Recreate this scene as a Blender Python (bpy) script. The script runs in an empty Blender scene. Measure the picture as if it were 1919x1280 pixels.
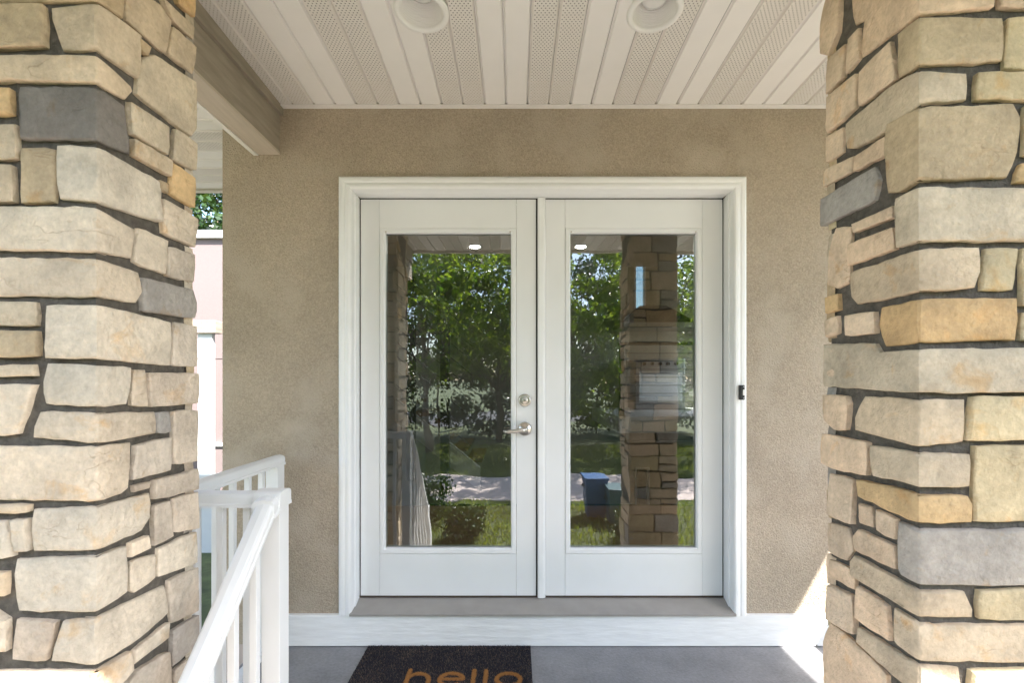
import bpy, bmesh, math, random
import numpy as np
from mathutils import Vector, Matrix, noise

# ------------------------------------------------------------------ camera, sky, sun, exposure
sc = bpy.context.scene
F = 853.0            # focal length in photo pixels (1919 wide): a 16 mm lens on full frame
VX, VY = 967.0, 715.0  # vanishing point / horizon in photo pixels
H = 1.287            # camera height above the porch floor
cam_d = bpy.data.cameras.new('Camera')
cam = bpy.data.objects.new('Camera', cam_d)
sc.collection.objects.link(cam)
cam.location = (0, 0, H)
cam.rotation_euler = (math.radians(90), 0, 0)
cam_d.sensor_width = 36.0
cam_d.lens = F / 1919 * 36
cam_d.shift_x = -(VX - 959.5) / 1919
cam_d.shift_y = (VY - 640) / 1919
cam_d.clip_start = 0.02
cam_d.clip_end = 2000
cam_d.dof.use_dof = True
cam_d.dof.focus_distance = 2.25
cam_d.dof.aperture_fstop = 7.0
sc.camera = cam

SUN = Vector((0.54, -0.658, 1.0)).normalized()     # towards the sun
world = bpy.data.worlds.new('World')
sc.world = world
world.use_nodes = True
wn = world.node_tree
bg = wn.nodes['Background']
sky = wn.nodes.new('ShaderNodeTexSky')
sky.sky_type = 'NISHITA'
sky.sun_disc = False
sky.sun_elevation = math.asin(SUN.z)
sky.sun_rotation = math.atan2(SUN.x, SUN.y)
sky.air_density = 1.0
sky.dust_density = 1.5
wn.links.new(sky.outputs[0], bg.inputs[0])
bg.inputs[1].default_value = 0.15
sd = bpy.data.lights.new('Sun', 'SUN')
sd.energy = 5.0
sd.angle = math.radians(0.5)
sd.color = (1.0, 0.95, 0.90)
sun = bpy.data.objects.new('Sun', sd)
sc.collection.objects.link(sun)
sun.rotation_euler = (-SUN).to_track_quat('-Z', 'Y').to_euler()
sun.location = (6, -7, 12)
sc.view_settings.view_transform = 'Standard'
sc.view_settings.look = 'None'
sc.view_settings.gamma = 1
sc.view_settings.exposure = 2.3
sc.cycles.max_bounces = 12
sc.cycles.diffuse_bounces = 6
sc.cycles.transparent_max_bounces = 16
sc.cycles.use_denoising = True
sc.cycles.caustics_reflective = False
sc.cycles.caustics_refractive = False
sc.cycles.sample_clamp_indirect = 8.0

col = sc.collection
rng = random.Random(7)

def P(x, y, Y):      # photo pixel at depth Y -> point
    return Vector(((x - VX) / F * Y, Y, H - (y - VY) / F * Y))

# ------------------------------------------------------------------ materials
def mat(name, color, rough=0.6, metallic=0.0, var=0.0, vscale=8.0, bump=0.0, bscale=60.0, bdetail=4.0,
        stretch=None, spec=0.5, var2=0.0, v2scale=1.5, tint2=None):
    m = bpy.data.materials.new(name)
    m.use_nodes = True
    nt = m.node_tree
    b = nt.nodes['Principled BSDF']
    b.inputs['Roughness'].default_value = rough
    b.inputs['Metallic'].default_value = metallic
    b.inputs['Specular IOR Level'].default_value = spec
    b.inputs['Base Color'].default_value = (*color, 1)
    tc = nt.nodes.new('ShaderNodeTexCoord')
    src = tc.outputs['Object']
    if stretch:
        mp = nt.nodes.new('ShaderNodeMapping')
        mp.inputs['Scale'].default_value = stretch
        nt.links.new(src, mp.inputs[0]); src = mp.outputs[0]
    cur = None
    def layer(scale, amt, c_in, detail=5):
        n = nt.nodes.new('ShaderNodeTexNoise')
        n.inputs['Scale'].default_value = scale
        n.inputs['Detail'].default_value = detail
        nt.links.new(src, n.inputs['Vector'])
        mr = nt.nodes.new('ShaderNodeMapRange')
        mr.inputs[1].default_value = 0.3; mr.inputs[2].default_value = 0.7
        mr.inputs[3].default_value = 1 - amt; mr.inputs[4].default_value = 1 + amt
        nt.links.new(n.outputs[0], mr.inputs[0])
        mx = nt.nodes.new('ShaderNodeVectorMath'); mx.operation = 'SCALE'
        if c_in is None:
            mx.inputs[0].default_value = color
        else:
            nt.links.new(c_in, mx.inputs[0])
        nt.links.new(mr.outputs[0], mx.inputs['Scale'])
        return mx.outputs[0]
    if var: cur = layer(vscale, var, cur)
    if var2: cur = layer(v2scale, var2, cur, 3)
    if tint2:
        n = nt.nodes.new('ShaderNodeTexNoise'); n.inputs['Scale'].default_value = v2scale * 2.3
        n.inputs['Detail'].default_value = 6
        nt.links.new(src, n.inputs['Vector'])
        mr = nt.nodes.new('ShaderNodeMapRange')
        mr.inputs[1].default_value = 0.5; mr.inputs[2].default_value = 0.72
        nt.links.new(n.outputs[0], mr.inputs[0])
        mx = nt.nodes.new('ShaderNodeMix'); mx.data_type = 'RGBA'
        nt.links.new(mr.outputs[0], mx.inputs[0])
        if cur is not None: nt.links.new(cur, mx.inputs[6])
        else: mx.inputs[6].default_value = (*color, 1)
        mx.inputs[7].default_value = (*tint2, 1)
        cur = mx.outputs[2]
    if cur is not None: nt.links.new(cur, b.inputs['Base Color'])
    if bump:
        n = nt.nodes.new('ShaderNodeTexNoise')
        n.inputs['Scale'].default_value = bscale
        n.inputs['Detail'].default_value = bdetail
        nt.links.new(src, n.inputs['Vector'])
        bp = nt.nodes.new('ShaderNodeBump')
        bp.inputs['Strength'].default_value = bump
        bp.inputs['Distance'].default_value = 0.01
        nt.links.new(n.outputs[0], bp.inputs['Height'])
        nt.links.new(bp.outputs[0], b.inputs['Normal'])
    return m

def math_node(nt, op, a, b=None, c=None):
    n = nt.nodes.new('ShaderNodeMath'); n.operation = op
    for i, v in enumerate((a, b, c)):
        if v is None: continue
        if isinstance(v, (int, float)): n.inputs[i].default_value = v
        else: nt.links.new(v, n.inputs[i])
    return n.outputs[0]

def vent_material(name, base):
    """painted soffit metal punched with a staggered grid of small round holes"""
    m = mat(name, base, rough=0.45, var=0.03, vscale=6)
    nt = m.node_tree
    b = nt.nodes['Principled BSDF']; out = nt.nodes['Material Output']
    tc = nt.nodes.new('ShaderNodeTexCoord'); sp = nt.nodes.new('ShaderNodeSeparateXYZ')
    nt.links.new(tc.outputs['Object'], sp.inputs[0])
    x, y = sp.outputs[0], sp.outputs[1]
    px, py = 0.0150, 0.0098
    row = math_node(nt, 'DIVIDE', y, py)
    fl = math_node(nt, 'FLOOR', row)
    par = math_node(nt, 'FLOORED_MODULO', fl, 2.0)
    u = math_node(nt, 'SUBTRACT', math_node(nt, 'FRACT', math_node(nt, 'MULTIPLY_ADD', par, 0.5, math_node(nt, 'DIVIDE', x, px))), 0.5)
    v = math_node(nt, 'SUBTRACT', math_node(nt, 'FRACT', row), 0.5)
    uu = math_node(nt, 'MULTIPLY', u, px); vv = math_node(nt, 'MULTIPLY', v, py)
    d2 = math_node(nt, 'ADD', math_node(nt, 'MULTIPLY', uu, uu), math_node(nt, 'MULTIPLY', vv, vv))
    hole = math_node(nt, 'LESS_THAN', d2, 0.0027 ** 2)
    edge = math_node(nt, 'LESS_THAN', math_node(nt, 'ABSOLUTE', math_node(nt, 'SUBTRACT', x, 0.0517)), 0.0415)
    fac = math_node(nt, 'MULTIPLY', hole, edge)
    tr = nt.nodes.new('ShaderNodeBsdfTransparent')
    mx = nt.nodes.new('ShaderNodeMixShader')
    nt.links.new(fac, mx.inputs[0]); nt.links.new(b.outputs[0], mx.inputs[1]); nt.links.new(tr.outputs[0], mx.inputs[2])
    nt.links.new(mx.outputs[0], out.inputs[0])
    return m

def stone_material():
    m = bpy.data.materials.new('cut_stone'); m.use_nodes = True
    nt = m.node_tree; b = nt.nodes['Principled BSDF']
    b.inputs['Roughness'].default_value = 0.85
    b.inputs['Specular IOR Level'].default_value = 0.25
    oi = nt.nodes.new('ShaderNodeObjectInfo')
    geo = nt.nodes.new('ShaderNodeNewGeometry')
    off = nt.nodes.new('ShaderNodeVectorMath'); off.operation = 'ADD'
    cmb = nt.nodes.new('ShaderNodeCombineXYZ')
    r20 = math_node(nt, 'MULTIPLY', oi.outputs['Random'], 40.0)
    for i in range(3): nt.links.new(r20, cmb.inputs[i])
    nt.links.new(geo.outputs['Position'], off.inputs[0]); nt.links.new(cmb.outputs[0], off.inputs[1])
    def nz(scale, detail, rough=0.55, dist=0.0):
        n = nt.nodes.new('ShaderNodeTexNoise')
        n.inputs['Scale'].default_value = scale; n.inputs['Detail'].default_value = detail
        n.inputs['Roughness'].default_value = rough; n.inputs['Distortion'].default_value = dist
        nt.links.new(off.outputs[0], n.inputs['Vector']); return n.outputs[0]
    def rngmap(v, a, b_, c, d):
        mr = nt.nodes.new('ShaderNodeMapRange')
        for i, q in zip((1, 2, 3, 4), (a, b_, c, d)): mr.inputs[i].default_value = q
        nt.links.new(v, mr.inputs[0]); return mr.outputs[0]
    big = rngmap(nz(9, 4), 0.3, 0.7, 0.78, 1.14)
    fine = rngmap(nz(70, 6, 0.65), 0.3, 0.7, 0.84, 1.12)
    k = math_node(nt, 'MULTIPLY', big, fine)
    sc1 = nt.nodes.new('ShaderNodeVectorMath'); sc1.operation = 'SCALE'
    nt.links.new(oi.outputs['Color'], sc1.inputs[0]); nt.links.new(k, sc1.inputs['Scale'])
    # ochre iron stains and bluish-grey patches, each with an outline of its own
    st = nt.nodes.new('ShaderNodeMix'); st.data_type = 'RGBA'; st.blend_type = 'MULTIPLY'
    nt.links.new(rngmap(nz(11, 5, 0.6, 0.6), 0.60, 0.76, 0, 0.85), st.inputs[0])
    nt.links.new(sc1.outputs[0], st.inputs[6]); st.inputs[7].default_value = (1.0, 0.77, 0.50, 1)
    gr = nt.nodes.new('ShaderNodeMix'); gr.data_type = 'RGBA'; gr.blend_type = 'MULTIPLY'
    nt.links.new(rngmap(nz(7.5, 4, 0.6, 0.3), 0.55, 0.72, 0, 0.8), gr.inputs[0])
    nt.links.new(st.outputs[2], gr.inputs[6]); gr.inputs[7].default_value = (0.93, 0.93, 0.93, 1)
    # thin dark seams
    sm = nt.nodes.new('ShaderNodeMapping'); sm.inputs['Scale'].default_value = (6, 6, 17)
    nt.links.new(off.outputs[0], sm.inputs[0])
    sn = nt.nodes.new('ShaderNodeTexNoise'); sn.inputs['Scale'].default_value = 1.0; sn.inputs['Detail'].default_value = 3
    sn.inputs['Distortion'].default_value = 0.5
    nt.links.new(sm.outputs[0], sn.inputs['Vector'])
    ab = math_node(nt, 'ABSOLUTE', math_node(nt, 'SUBTRACT', sn.outputs[0], 0.5))
    line = rngmap(ab, 0.0, 0.010, 1.0, 0.0)
    gate = rngmap(nz(6, 2), 0.58, 0.68, 0.0, 0.26)
    seam = math_node(nt, 'MULTIPLY', line, gate)
    sx = nt.nodes.new('ShaderNodeMix'); sx.data_type = 'RGBA'; sx.blend_type = 'MULTIPLY'
    nt.links.new(seam, sx.inputs[0]); nt.links.new(gr.outputs[2], sx.inputs[6])
    sx.inputs[7].default_value = (0.45, 0.33, 0.2, 1)
    nt.links.new(sx.outputs[2], b.inputs['Base Color'])
    hgt = math_node(nt, 'ADD', math_node(nt, 'MULTIPLY', nz(26, 6, 0.6), 1.0), math_node(nt, 'MULTIPLY', nz(120, 4, 0.6), 0.22))
    hgt = math_node(nt, 'SUBTRACT', hgt, math_node(nt, 'MULTIPLY', seam, 0.5))
    bp = nt.nodes.new('ShaderNodeBump'); bp.inputs['Strength'].default_value = 0.85; bp.inputs['Distance'].default_value = 0.013
    nt.links.new(hgt, bp.inputs['Height']); nt.links.new(bp.outputs[0], b.inputs['Normal'])
    return m

def glass_material(name, refl=0.11, tint=(0.70, 0.74, 0.73)):
    m = bpy.data.materials.new(name); m.use_nodes = True
    nt = m.node_tree; out = nt.nodes['Material Output']
    nt.nodes.remove(nt.nodes['Principled BSDF'])
    tr = nt.nodes.new('ShaderNodeBsdfTransparent'); tr.inputs[0].default_value = (*tint, 1)
    gl = nt.nodes.new('ShaderNodeBsdfGlossy'); gl.inputs['Roughness'].default_value = 0.0
    gl.inputs[0].default_value = (1, 1, 1, 1)
    tc = nt.nodes.new('ShaderNodeTexCoord'); nz_ = nt.nodes.new('ShaderNodeTexNoise')   # slight roller-wave of real panes
    nz_.inputs['Scale'].default_value = 3.2; nz_.inputs['Detail'].default_value = 1.5
    nt.links.new(tc.outputs['Object'], nz_.inputs['Vector'])
    bp = nt.nodes.new('ShaderNodeBump'); bp.inputs['Strength'].default_value = 1.0; bp.inputs['Distance'].default_value = 0.0018
    nt.links.new(nz_.outputs[0], bp.inputs['Height']); nt.links.new(bp.outputs[0], gl.inputs['Normal'])
    fr = nt.nodes.new('ShaderNodeFresnel'); fr.inputs[0].default_value = 1.5
    f = math_node(nt, 'ADD', fr.outputs[0], refl - 0.04)
    f = math_node(nt, 'MINIMUM', f, 1.0)
    mx = nt.nodes.new('ShaderNodeMixShader')
    nt.links.new(f, mx.inputs[0]); nt.links.new(tr.outputs[0], mx.inputs[1]); nt.links.new(gl.outputs[0], mx.inputs[2])
    nt.links.new(mx.outputs[0], out.inputs[0])
    return m

def leaf_material(name, c, c2, trans=0.45):
    m = bpy.data.materials.new(name); m.use_nodes = True
    nt = m.node_tree; out = nt.nodes['Material Output']; b = nt.nodes['Principled BSDF']
    b.inputs['Roughness'].default_value = 0.25
    geo = nt.nodes.new('ShaderNodeNewGeometry')
    mx = nt.nodes.new('ShaderNodeMix'); mx.data_type = 'RGBA'
    nt.links.new(geo.outputs['Random Per Island'], mx.inputs[0])
    mx.inputs[6].default_value = (*c, 1); mx.inputs[7].default_value = (*c2, 1)
    nt.links.new(mx.outputs[2], b.inputs['Base Color'])
    t = nt.nodes.new('ShaderNodeBsdfTranslucent')
    sc_ = nt.nodes.new('ShaderNodeVectorMath'); sc_.operation = 'MULTIPLY'
    nt.links.new(mx.outputs[2], sc_.inputs[0]); sc_.inputs[1].default_value = (3.6, 3.2, 1.2)
    nt.links.new(sc_.outputs[0], t.inputs[0])
    ms = nt.nodes.new('ShaderNodeMixShader'); ms.inputs[0].default_value = trans
    nt.links.new(b.outputs[0], ms.inputs[1]); nt.links.new(t.outputs[0], ms.inputs[2])
    nt.links.new(ms.outputs[0], out.inputs[0])
    return m

def emit(name, c, s):
    m = bpy.data.materials.new(name); m.use_nodes = True
    b = m.node_tree.nodes['Principled BSDF']
    b.inputs['Emission Color'].default_value = (*c, 1); b.inputs['Emission Strength'].default_value = s
    return m

M = {}
M['stone'] = stone_material()
M['mortar'] = mat('mortar', (0.10, 0.088, 0.072), 0.95, var=0.3, vscale=60, bump=0.6, bscale=150)
M['stucco'] = mat('tan_stucco', (0.44, 0.37, 0.285), 0.95, var=0.17, vscale=140, bump=1.0, bscale=150, bdetail=5,
                  spec=0.15, var2=0.10, v2scale=2.2, tint2=(0.49, 0.425, 0.34))
M['white'] = mat('white_door_paint', (0.79, 0.80, 0.80), 0.38, var=0.02, vscale=5)
M['trim'] = mat('white_trim_paint', (0.83, 0.835, 0.835), 0.42, var=0.025, vscale=9)
M['board'] = mat('white_painted_rough_wood', (0.80, 0.81, 0.80), 0.55, var=0.05, vscale=5, bump=0.3, bscale=6, bdetail=5, stretch=(1.6, 8, 9))
M['beam'] = mat('taupe_wood_lit_underside', (0.50, 0.43, 0.36), 0.6, var=0.07, vscale=5, bump=0.6, bscale=7, bdetail=6, stretch=(10, 1.0, 9))  # beam underside: light from the ground put into a paler, pinkish tone
M['beamdark'] = mat('taupe_wood_darkened', (0.30, 0.26, 0.21), 0.7, var=0.16, vscale=5, bump=0.8, bscale=5, bdetail=6, stretch=(9, 1.2, 8))  # beam sides: shade put into a darker taupe; the post cap shares it
M['soffit'] = mat('soffit_metal', (0.78, 0.755, 0.735), 0.45, var=0.02, vscale=6)
M['vent'] = vent_material('perforated_soffit_metal', (0.725, 0.69, 0.65))
M['dark'] = mat('attic_dark', (0.03, 0.028, 0.025), 0.9)
M['rail'] = mat('white_powder_coat', (0.71, 0.72, 0.72), 0.35, var=0.02, vscale=10)
M['concrete'] = mat('grey_sealed_concrete', (0.21, 0.21, 0.218), 0.5, var=0.13, vscale=70, bump=0.2, bscale=120, var2=0.17, v2scale=5.5)
M['drive'] = mat('pale_concrete', (0.55, 0.46, 0.42), 0.85, var=0.08, vscale=3, bump=0.2, bscale=80)
M['asphalt'] = mat('asphalt', (0.06, 0.06, 0.062), 0.85, var=0.15, vscale=20, bump=0.3, bscale=150)
M['lawn'] = mat('lawn_soil', (0.07, 0.09, 0.030), 0.9, var=0.4, vscale=9, bump=0.8, bscale=90, var2=0.3, v2scale=0.7)
M['glass'] = glass_material('door_glass', refl=0.155)
M['nickel'] = mat('satin_nickel', (0.56, 0.52, 0.46), 0.28, metallic=1.0)
M['black'] = mat('black_plastic', (0.012, 0.012, 0.014), 0.35)
M['lamp_white'] = mat('lamp_white_enamel', (0.80, 0.79, 0.77), 0.4)
M['bulb'] = mat('frosted_bulb', (0.72, 0.71, 0.69), 0.25)
M['threshold'] = mat('grey_threshold', (0.31, 0.29, 0.265), 0.5, var=0.07, vscale=12)
M['seal'] = mat('dark_weather_seal', (0.02, 0.018, 0.016), 0.7)
M['sweep'] = mat('brown_door_sweep', (0.055, 0.038, 0.026), 0.6)
M['coir'] = mat('black_coir', (0.017, 0.016, 0.022), 0.95)
M['coirgold'] = mat('gold_coir', (0.46, 0.22, 0.065), 0.9)
M['coirbrown'] = mat('brown_coir', (0.19, 0.13, 0.09), 0.9)
M['pink'] = mat('pale_pink_stucco', (0.19, 0.150, 0.142), 0.9, var=0.04, vscale=40, bump=0.3, bscale=200)
M['dry'] = mat('drywall', (0.52, 0.48, 0.43), 0.9, var=0.02, vscale=3)
M['wood'] = mat('oak_floor', (0.22, 0.13, 0.07), 0.45, var=0.2, vscale=4, stretch=(1, 12, 1))
M['darkwood'] = mat('dark_wood', (0.055, 0.045, 0.040), 0.5, var=0.2, vscale=8)
M['steel'] = mat('brushed_steel', (0.45, 0.45, 0.46), 0.3, metallic=1.0)
M['cable'] = mat('steel_cable', (0.10, 0.10, 0.105), 0.4, metallic=0.6)
M['bark'] = mat('bark', (0.11, 0.085, 0.06), 0.9, var=0.3, vscale=12, bump=0.8, bscale=25)
M['leaf'] = leaf_material('leaf_green', (0.022, 0.06, 0.008), (0.12, 0.18, 0.03))
M['leafdark'] = leaf_material('leaf_dark', (0.012, 0.03, 0.008), (0.04, 0.075, 0.02), 0.14)
M['bluebin'] = mat('blue_bin_plastic', (0.02, 0.09, 0.24), 0.5)
M['lampon'] = emit('lit_downlight', (1.0, 0.93, 0.82), 120.0)
M['ornament'] = mat('cream_ceramic', (0.65, 0.58, 0.48), 0.4)
M['fascia'] = mat('fascia_paint', (0.62, 0.58, 0.53), 0.5, var=0.03, vscale=5)

# ------------------------------------------------------------------ mesh helpers
class MB:
    def __init__(s): s.v = []; s.f = []; s.mi = []
    def add(s, vs, fs, mi=0):
        o = len(s.v); s.v += [tuple(p) for p in vs]
        s.f += [tuple(o + i for i in f) for f in fs]; s.mi += [mi] * len(fs); return s
    def box(s, x0, x1, y0, y1, z0, z1, mi=0):
        vs = [(x, y, z) for z in (z0, z1) for y in (y0, y1) for x in (x0, x1)]
        return s.add(vs, [(0, 2, 3, 1), (4, 5, 7, 6), (0, 1, 5, 4), (2, 6, 7, 3), (0, 4, 6, 2), (1, 3, 7, 5)], mi)
    def tube(s, pts, rads, n=8, mi=0, cap=True):
        pts = [Vector(p) for p in pts]; rings = []
        for i, p in enumerate(pts):
            d = (pts[min(i + 1, len(pts) - 1)] - pts[max(i - 1, 0)]).normalized()
            a = d.orthogonal().normalized() if i == 0 else (ax - d * ax.dot(d)).normalized()
            ax = a; bb = d.cross(a)
            rings.append([p + (a * math.cos(2 * math.pi * k / n) + bb * math.sin(2 * math.pi * k / n)) * rads[i] for k in range(n)])
        vs = [q for r in rings for q in r]; fs = []
        for i in range(len(pts) - 1):
            for k in range(n):
                fs.append((i * n + k, i * n + (k + 1) % n, (i + 1) * n + (k + 1) % n, (i + 1) * n + k))
        if cap:
            fs.append(tuple(reversed(range(n)))); fs.append(tuple((len(pts) - 1) * n + k for k in range(n)))
        return s.add(vs, fs, mi)
    def lathe(s, prof, center, axis='z', n=32, mi=0):
        vs = []; fs = []; c = Vector(center)
        for r, h in prof:
            for k in range(n):
                a = 2 * math.pi * k / n; ca, sa = r * math.cos(a), r * math.sin(a)
                vs.append(c + (Vector((ca, sa, h)) if axis == 'z' else Vector((ca, h, sa))))
        for i in range(len(prof) - 1):
            for k in range(n):
                fs.append((i * n + k, i * n + (k + 1) % n, (i + 1) * n + (k + 1) % n, (i + 1) * n + k))
        return s.add(vs, fs, mi)
    def prism(s, poly, fn, t0, t1, mi=0):
        """poly (a,b) extruded along t; fn(a,b,t)->xyz"""
        n = len(poly)
        vs = [fn(a, b, t0) for a, b in poly] + [fn(a, b, t1) for a, b in poly]
        fs = [(i, (i + 1) % n, n + (i + 1) % n, n + i) for i in range(n)] + [tuple(reversed(range(n))), tuple(range(n, 2 * n))]
        return s.add(vs, fs, mi)
    def mesh(s, name, mats, smooth=False, bevel=0.0):
        me = bpy.data.meshes.new(name); me.from_pydata(s.v, [], s.f)
        for m in (mats if isinstance(mats, (list, tuple)) else [mats]): me.materials.append(m)
        if any(s.mi): me.polygons.foreach_set('material_index', s.mi)
        bm = bmesh.new(); bm.from_mesh(me); bmesh.ops.recalc_face_normals(bm, faces=bm.faces)
        if bevel:
            es = [e for e in bm.edges if len(e.link_faces) == 2 and e.calc_face_angle(0) > 0.5]
            bmesh.ops.bevel(bm, geom=es, offset=bevel, segments=2, profile=0.6, affect='EDGES', clamp_overlap=True)
        for f in bm.faces: f.smooth = smooth
        bm.to_mesh(me); bm.free(); me.update(); return me
    def build(s, name, m, parent=None, smooth=False, bevel=0.0):
        return link(name, s.mesh(name, m, smooth, bevel), parent)

def link(name, me, parent=None, loc=None):
    o = bpy.data.objects.new(name, me); col.objects.link(o)
    if parent is not None:
        o.parent = parent
        o.matrix_parent_inverse = parent.matrix_world.inverted() if False else Matrix.Translation(-parent.location)
    if loc is not None: o.location = loc
    return o
def tag(o, label=None, cat=None, group=None, kind=None):
    if label: o['label'] = label
    if cat: o['category'] = cat
    if group: o['group'] = group
    if kind: o['kind'] = kind
    return o
def thing(name, loc, label, cat, group=None):
    o = bpy.data.objects.new(name, None); col.objects.link(o)
    o.location = loc; o.empty_display_size = 0.1
    return tag(o, label, cat, group)
def struct(name, mb, m, **k): return tag(mb.build(name, m, **k), kind='structure')

# ------------------------------------------------------------------ measured planes
YW = 2.225           # stucco face
YC = 2.200           # casing face
YD = 2.321           # door face
GZ = -0.60           # lawn level
def door_x(px): return (px - VX) / F * YD
def door_z(py): return H - (py - VY) / F * YD
def cas_x(px): return (px - VX) / F * YC
def cas_z(py): return H - (py - VY) / F * YC

# ------------------------------------------------------------------ ground, drive, street
struct('ground', MB().add([(-400, -400, GZ), (400, -400, GZ), (400, 400, GZ), (-400, 400, GZ)], [(0, 1, 2, 3)]), M['lawn'])
struct('driveway', MB().box(-14, 9, -4.3, -2.5, GZ - 0.05, GZ + 0.012), M['drive'])
struct('path', MB().box(-6.0, 7.0, -0.38, 0.613, GZ - 0.05, GZ + 0.014), M['drive'])  # widened out of view so the pale concrete bounces light into the porch
struct('street', MB().box(-90, 90, -24, -17, GZ - 0.05, GZ + 0.01), M['asphalt'])

# porch floor slab and the three steps down to the path
struct('porch_floor', MB().box(-1.25, 3.2, 1.34, 2.60, GZ - 0.02, 0.0), M['concrete'], bevel=0.006)
st = thing('front_steps', (0, 1.0, GZ), 'grey concrete steps leading down from the porch floor', 'steps')
for i in range(3):
    MB().box(-0.80, 0.84, 1.335 - 0.24 * (i + 1), 1.335 - 0.24 * i, GZ - 0.02, -0.15 * (i + 1)).build('step', M['concrete'], st, bevel=0.006)

# ------------------------------------------------------------------ stucco wall with base board
wl = thing('stucco_wall', (0, YW, 0), 'tan stucco house wall around the white double doors', 'wall')
XL, XR = (417 - VX) / F * YW, 3.9
ox0, ox1, oz1 = cas_x(650), cas_x(1384), cas_z(345)
mb = MB()
mb.box(XL, ox0, YW, YW + 0.22, 0.0, 2.76)
mb.box(ox1, XR, YW, YW + 0.22, 0.0, 2.76)
mb.box(ox0, ox1, YW, YW + 0.22, oz1, 2.76)
me = mb.mesh('wall_face', M['stucco'])
link('wall_face', me, wl)
MB().box(-1.17, cas_x(1531), 2.204, YW + 0.01, 0.003, 0.152).build('base_board', M['board'], wl, bevel=0.003)
MB().box(cas_x(1533), XR, 2.204, YW + 0.01, 0.003, 0.152).build('base_board', M['board'], wl, bevel=0.003)
# lower footing so that nothing hangs open left of the porch slab
MB().box(XL, -1.24, YW + 0.01, YW + 0.21, GZ, -0.001).build('footing', M['drive'], wl)

# ------------------------------------------------------------------ door frame
fr = thing('door_frame', (door_x(1015), YC, 0.15), 'white moulded door frame with grey threshold around both doors', 'door frame')
ix0, ix1, iz1, zb = cas_x(657.5), cas_x(1376.5), cas_z(353), 0.152
W = 0.062
prof = [(0, 0.0), (0, 0.030), (0.006, 0.034), (0.018, 0.034), (0.022, 0.028), (0.030, 0.026), (0.036, 0.030), (0.050, 0.030), (0.056, 0.024), (W, 0.020), (W, -0.0)]
def casing(name, kind):
    mb = MB(); n = len(prof); vs = []
    for end in (0, 1):
        for o, p in prof:
            y = YW + 0.004 - p
            if kind == 'L': vs.append((ix0 - o, y, zb if end == 0 else iz1 + o))
            elif kind == 'R': vs.append((ix1 + o, y, zb if end == 0 else iz1 + o))
            else: vs.append((ix0 - o, y, iz1 + o) if end == 0 else (ix1 + o, y, iz1 + o))
    fs = [(i, (i + 1) % n, n + (i + 1) % n, n + i) for i in range(n)] + [tuple(reversed(range(n))), tuple(range(n, 2 * n))]
    return mb.add(vs, fs).build(name, M['trim'], fr)
casing('side_casing', 'L'); casing('side_casing', 'R'); casing('head_casing', 'T')
dx0, dx1, dz1 = door_x(673.5), door_x(1356.5), door_z(370.5)
# jambs: outer lining with a stepped stop nearer the doors
for s, xa, xb in ((1, ix0, dx0), (-1, ix1, dx1)):
    m = MB(); t = 0.03
    xo = xa - s * t
    poly = [(xo, YC + 0.003), (xa + s * 0.0015, YC + 0.003), (xa + s * 0.002, YC + 0.045), (xa + s * 0.006, YC + 0.05), (xb, YD - 0.004), (xb, YD + 0.1), (xo, YD + 0.1)]
    m.prism(poly, lambda a, b, t_: (a, b, t_), zb, iz1 if True else 0)
    m.build('side_jamb', M['trim'], fr)
m = MB()
poly = [(YC + 0.003, iz1 + 0.03), (YC + 0.003, iz1 - 0.0015), (YC + 0.045, iz1 - 0.002), (YC + 0.05, iz1 - 0.004), (YD - 0.004, dz1), (YD + 0.1, dz1), (YD + 0.1, iz1 + 0.03)]
m.prism(poly, lambda a, b, t_: (t_, a, b), ix0 + 0.002, ix1 - 0.002).build('head_jamb', M['trim'], fr)
# dark weather seal round the leaves (behind the door faces)
m = MB(); yb = YD + 0.006
m.box(dx0 - 0.004, dx0 + 0.02, yb, yb + 0.02, 0.19, dz1); m.box(dx1 - 0.02, dx1 + 0.004, yb, yb + 0.02, 0.19, dz1)
m.box(dx0, dx1, yb, yb + 0.02, dz1 - 0.02, dz1 + 0.004); m.box(door_x(1003), door_x(1012), yb + 0.006, yb + 0.05, 0.19, dz1)
m.build('weather_seal', M['seal'], fr)
zs0, zs1 = cas_z(1150), door_z(1121)
m = MB()
m.prism([(YC - 0.012, zs0), (YD - 0.012, zs1), (YD + 0.09, zs1), (YD + 0.09, zs0 - 0.01), (YC - 0.012, zs0 - 0.01)],
        lambda a, b, t_: (t_, a, b), cas_x(656), cas_x(1378)).build('threshold', M['threshold'], fr)
MB().box(dx0, dx1, YD + 0.002, YD + 0.05, zs1 - 0.002, door_z(1117.5)).build('door_sweep', M['sweep'], fr)

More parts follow.
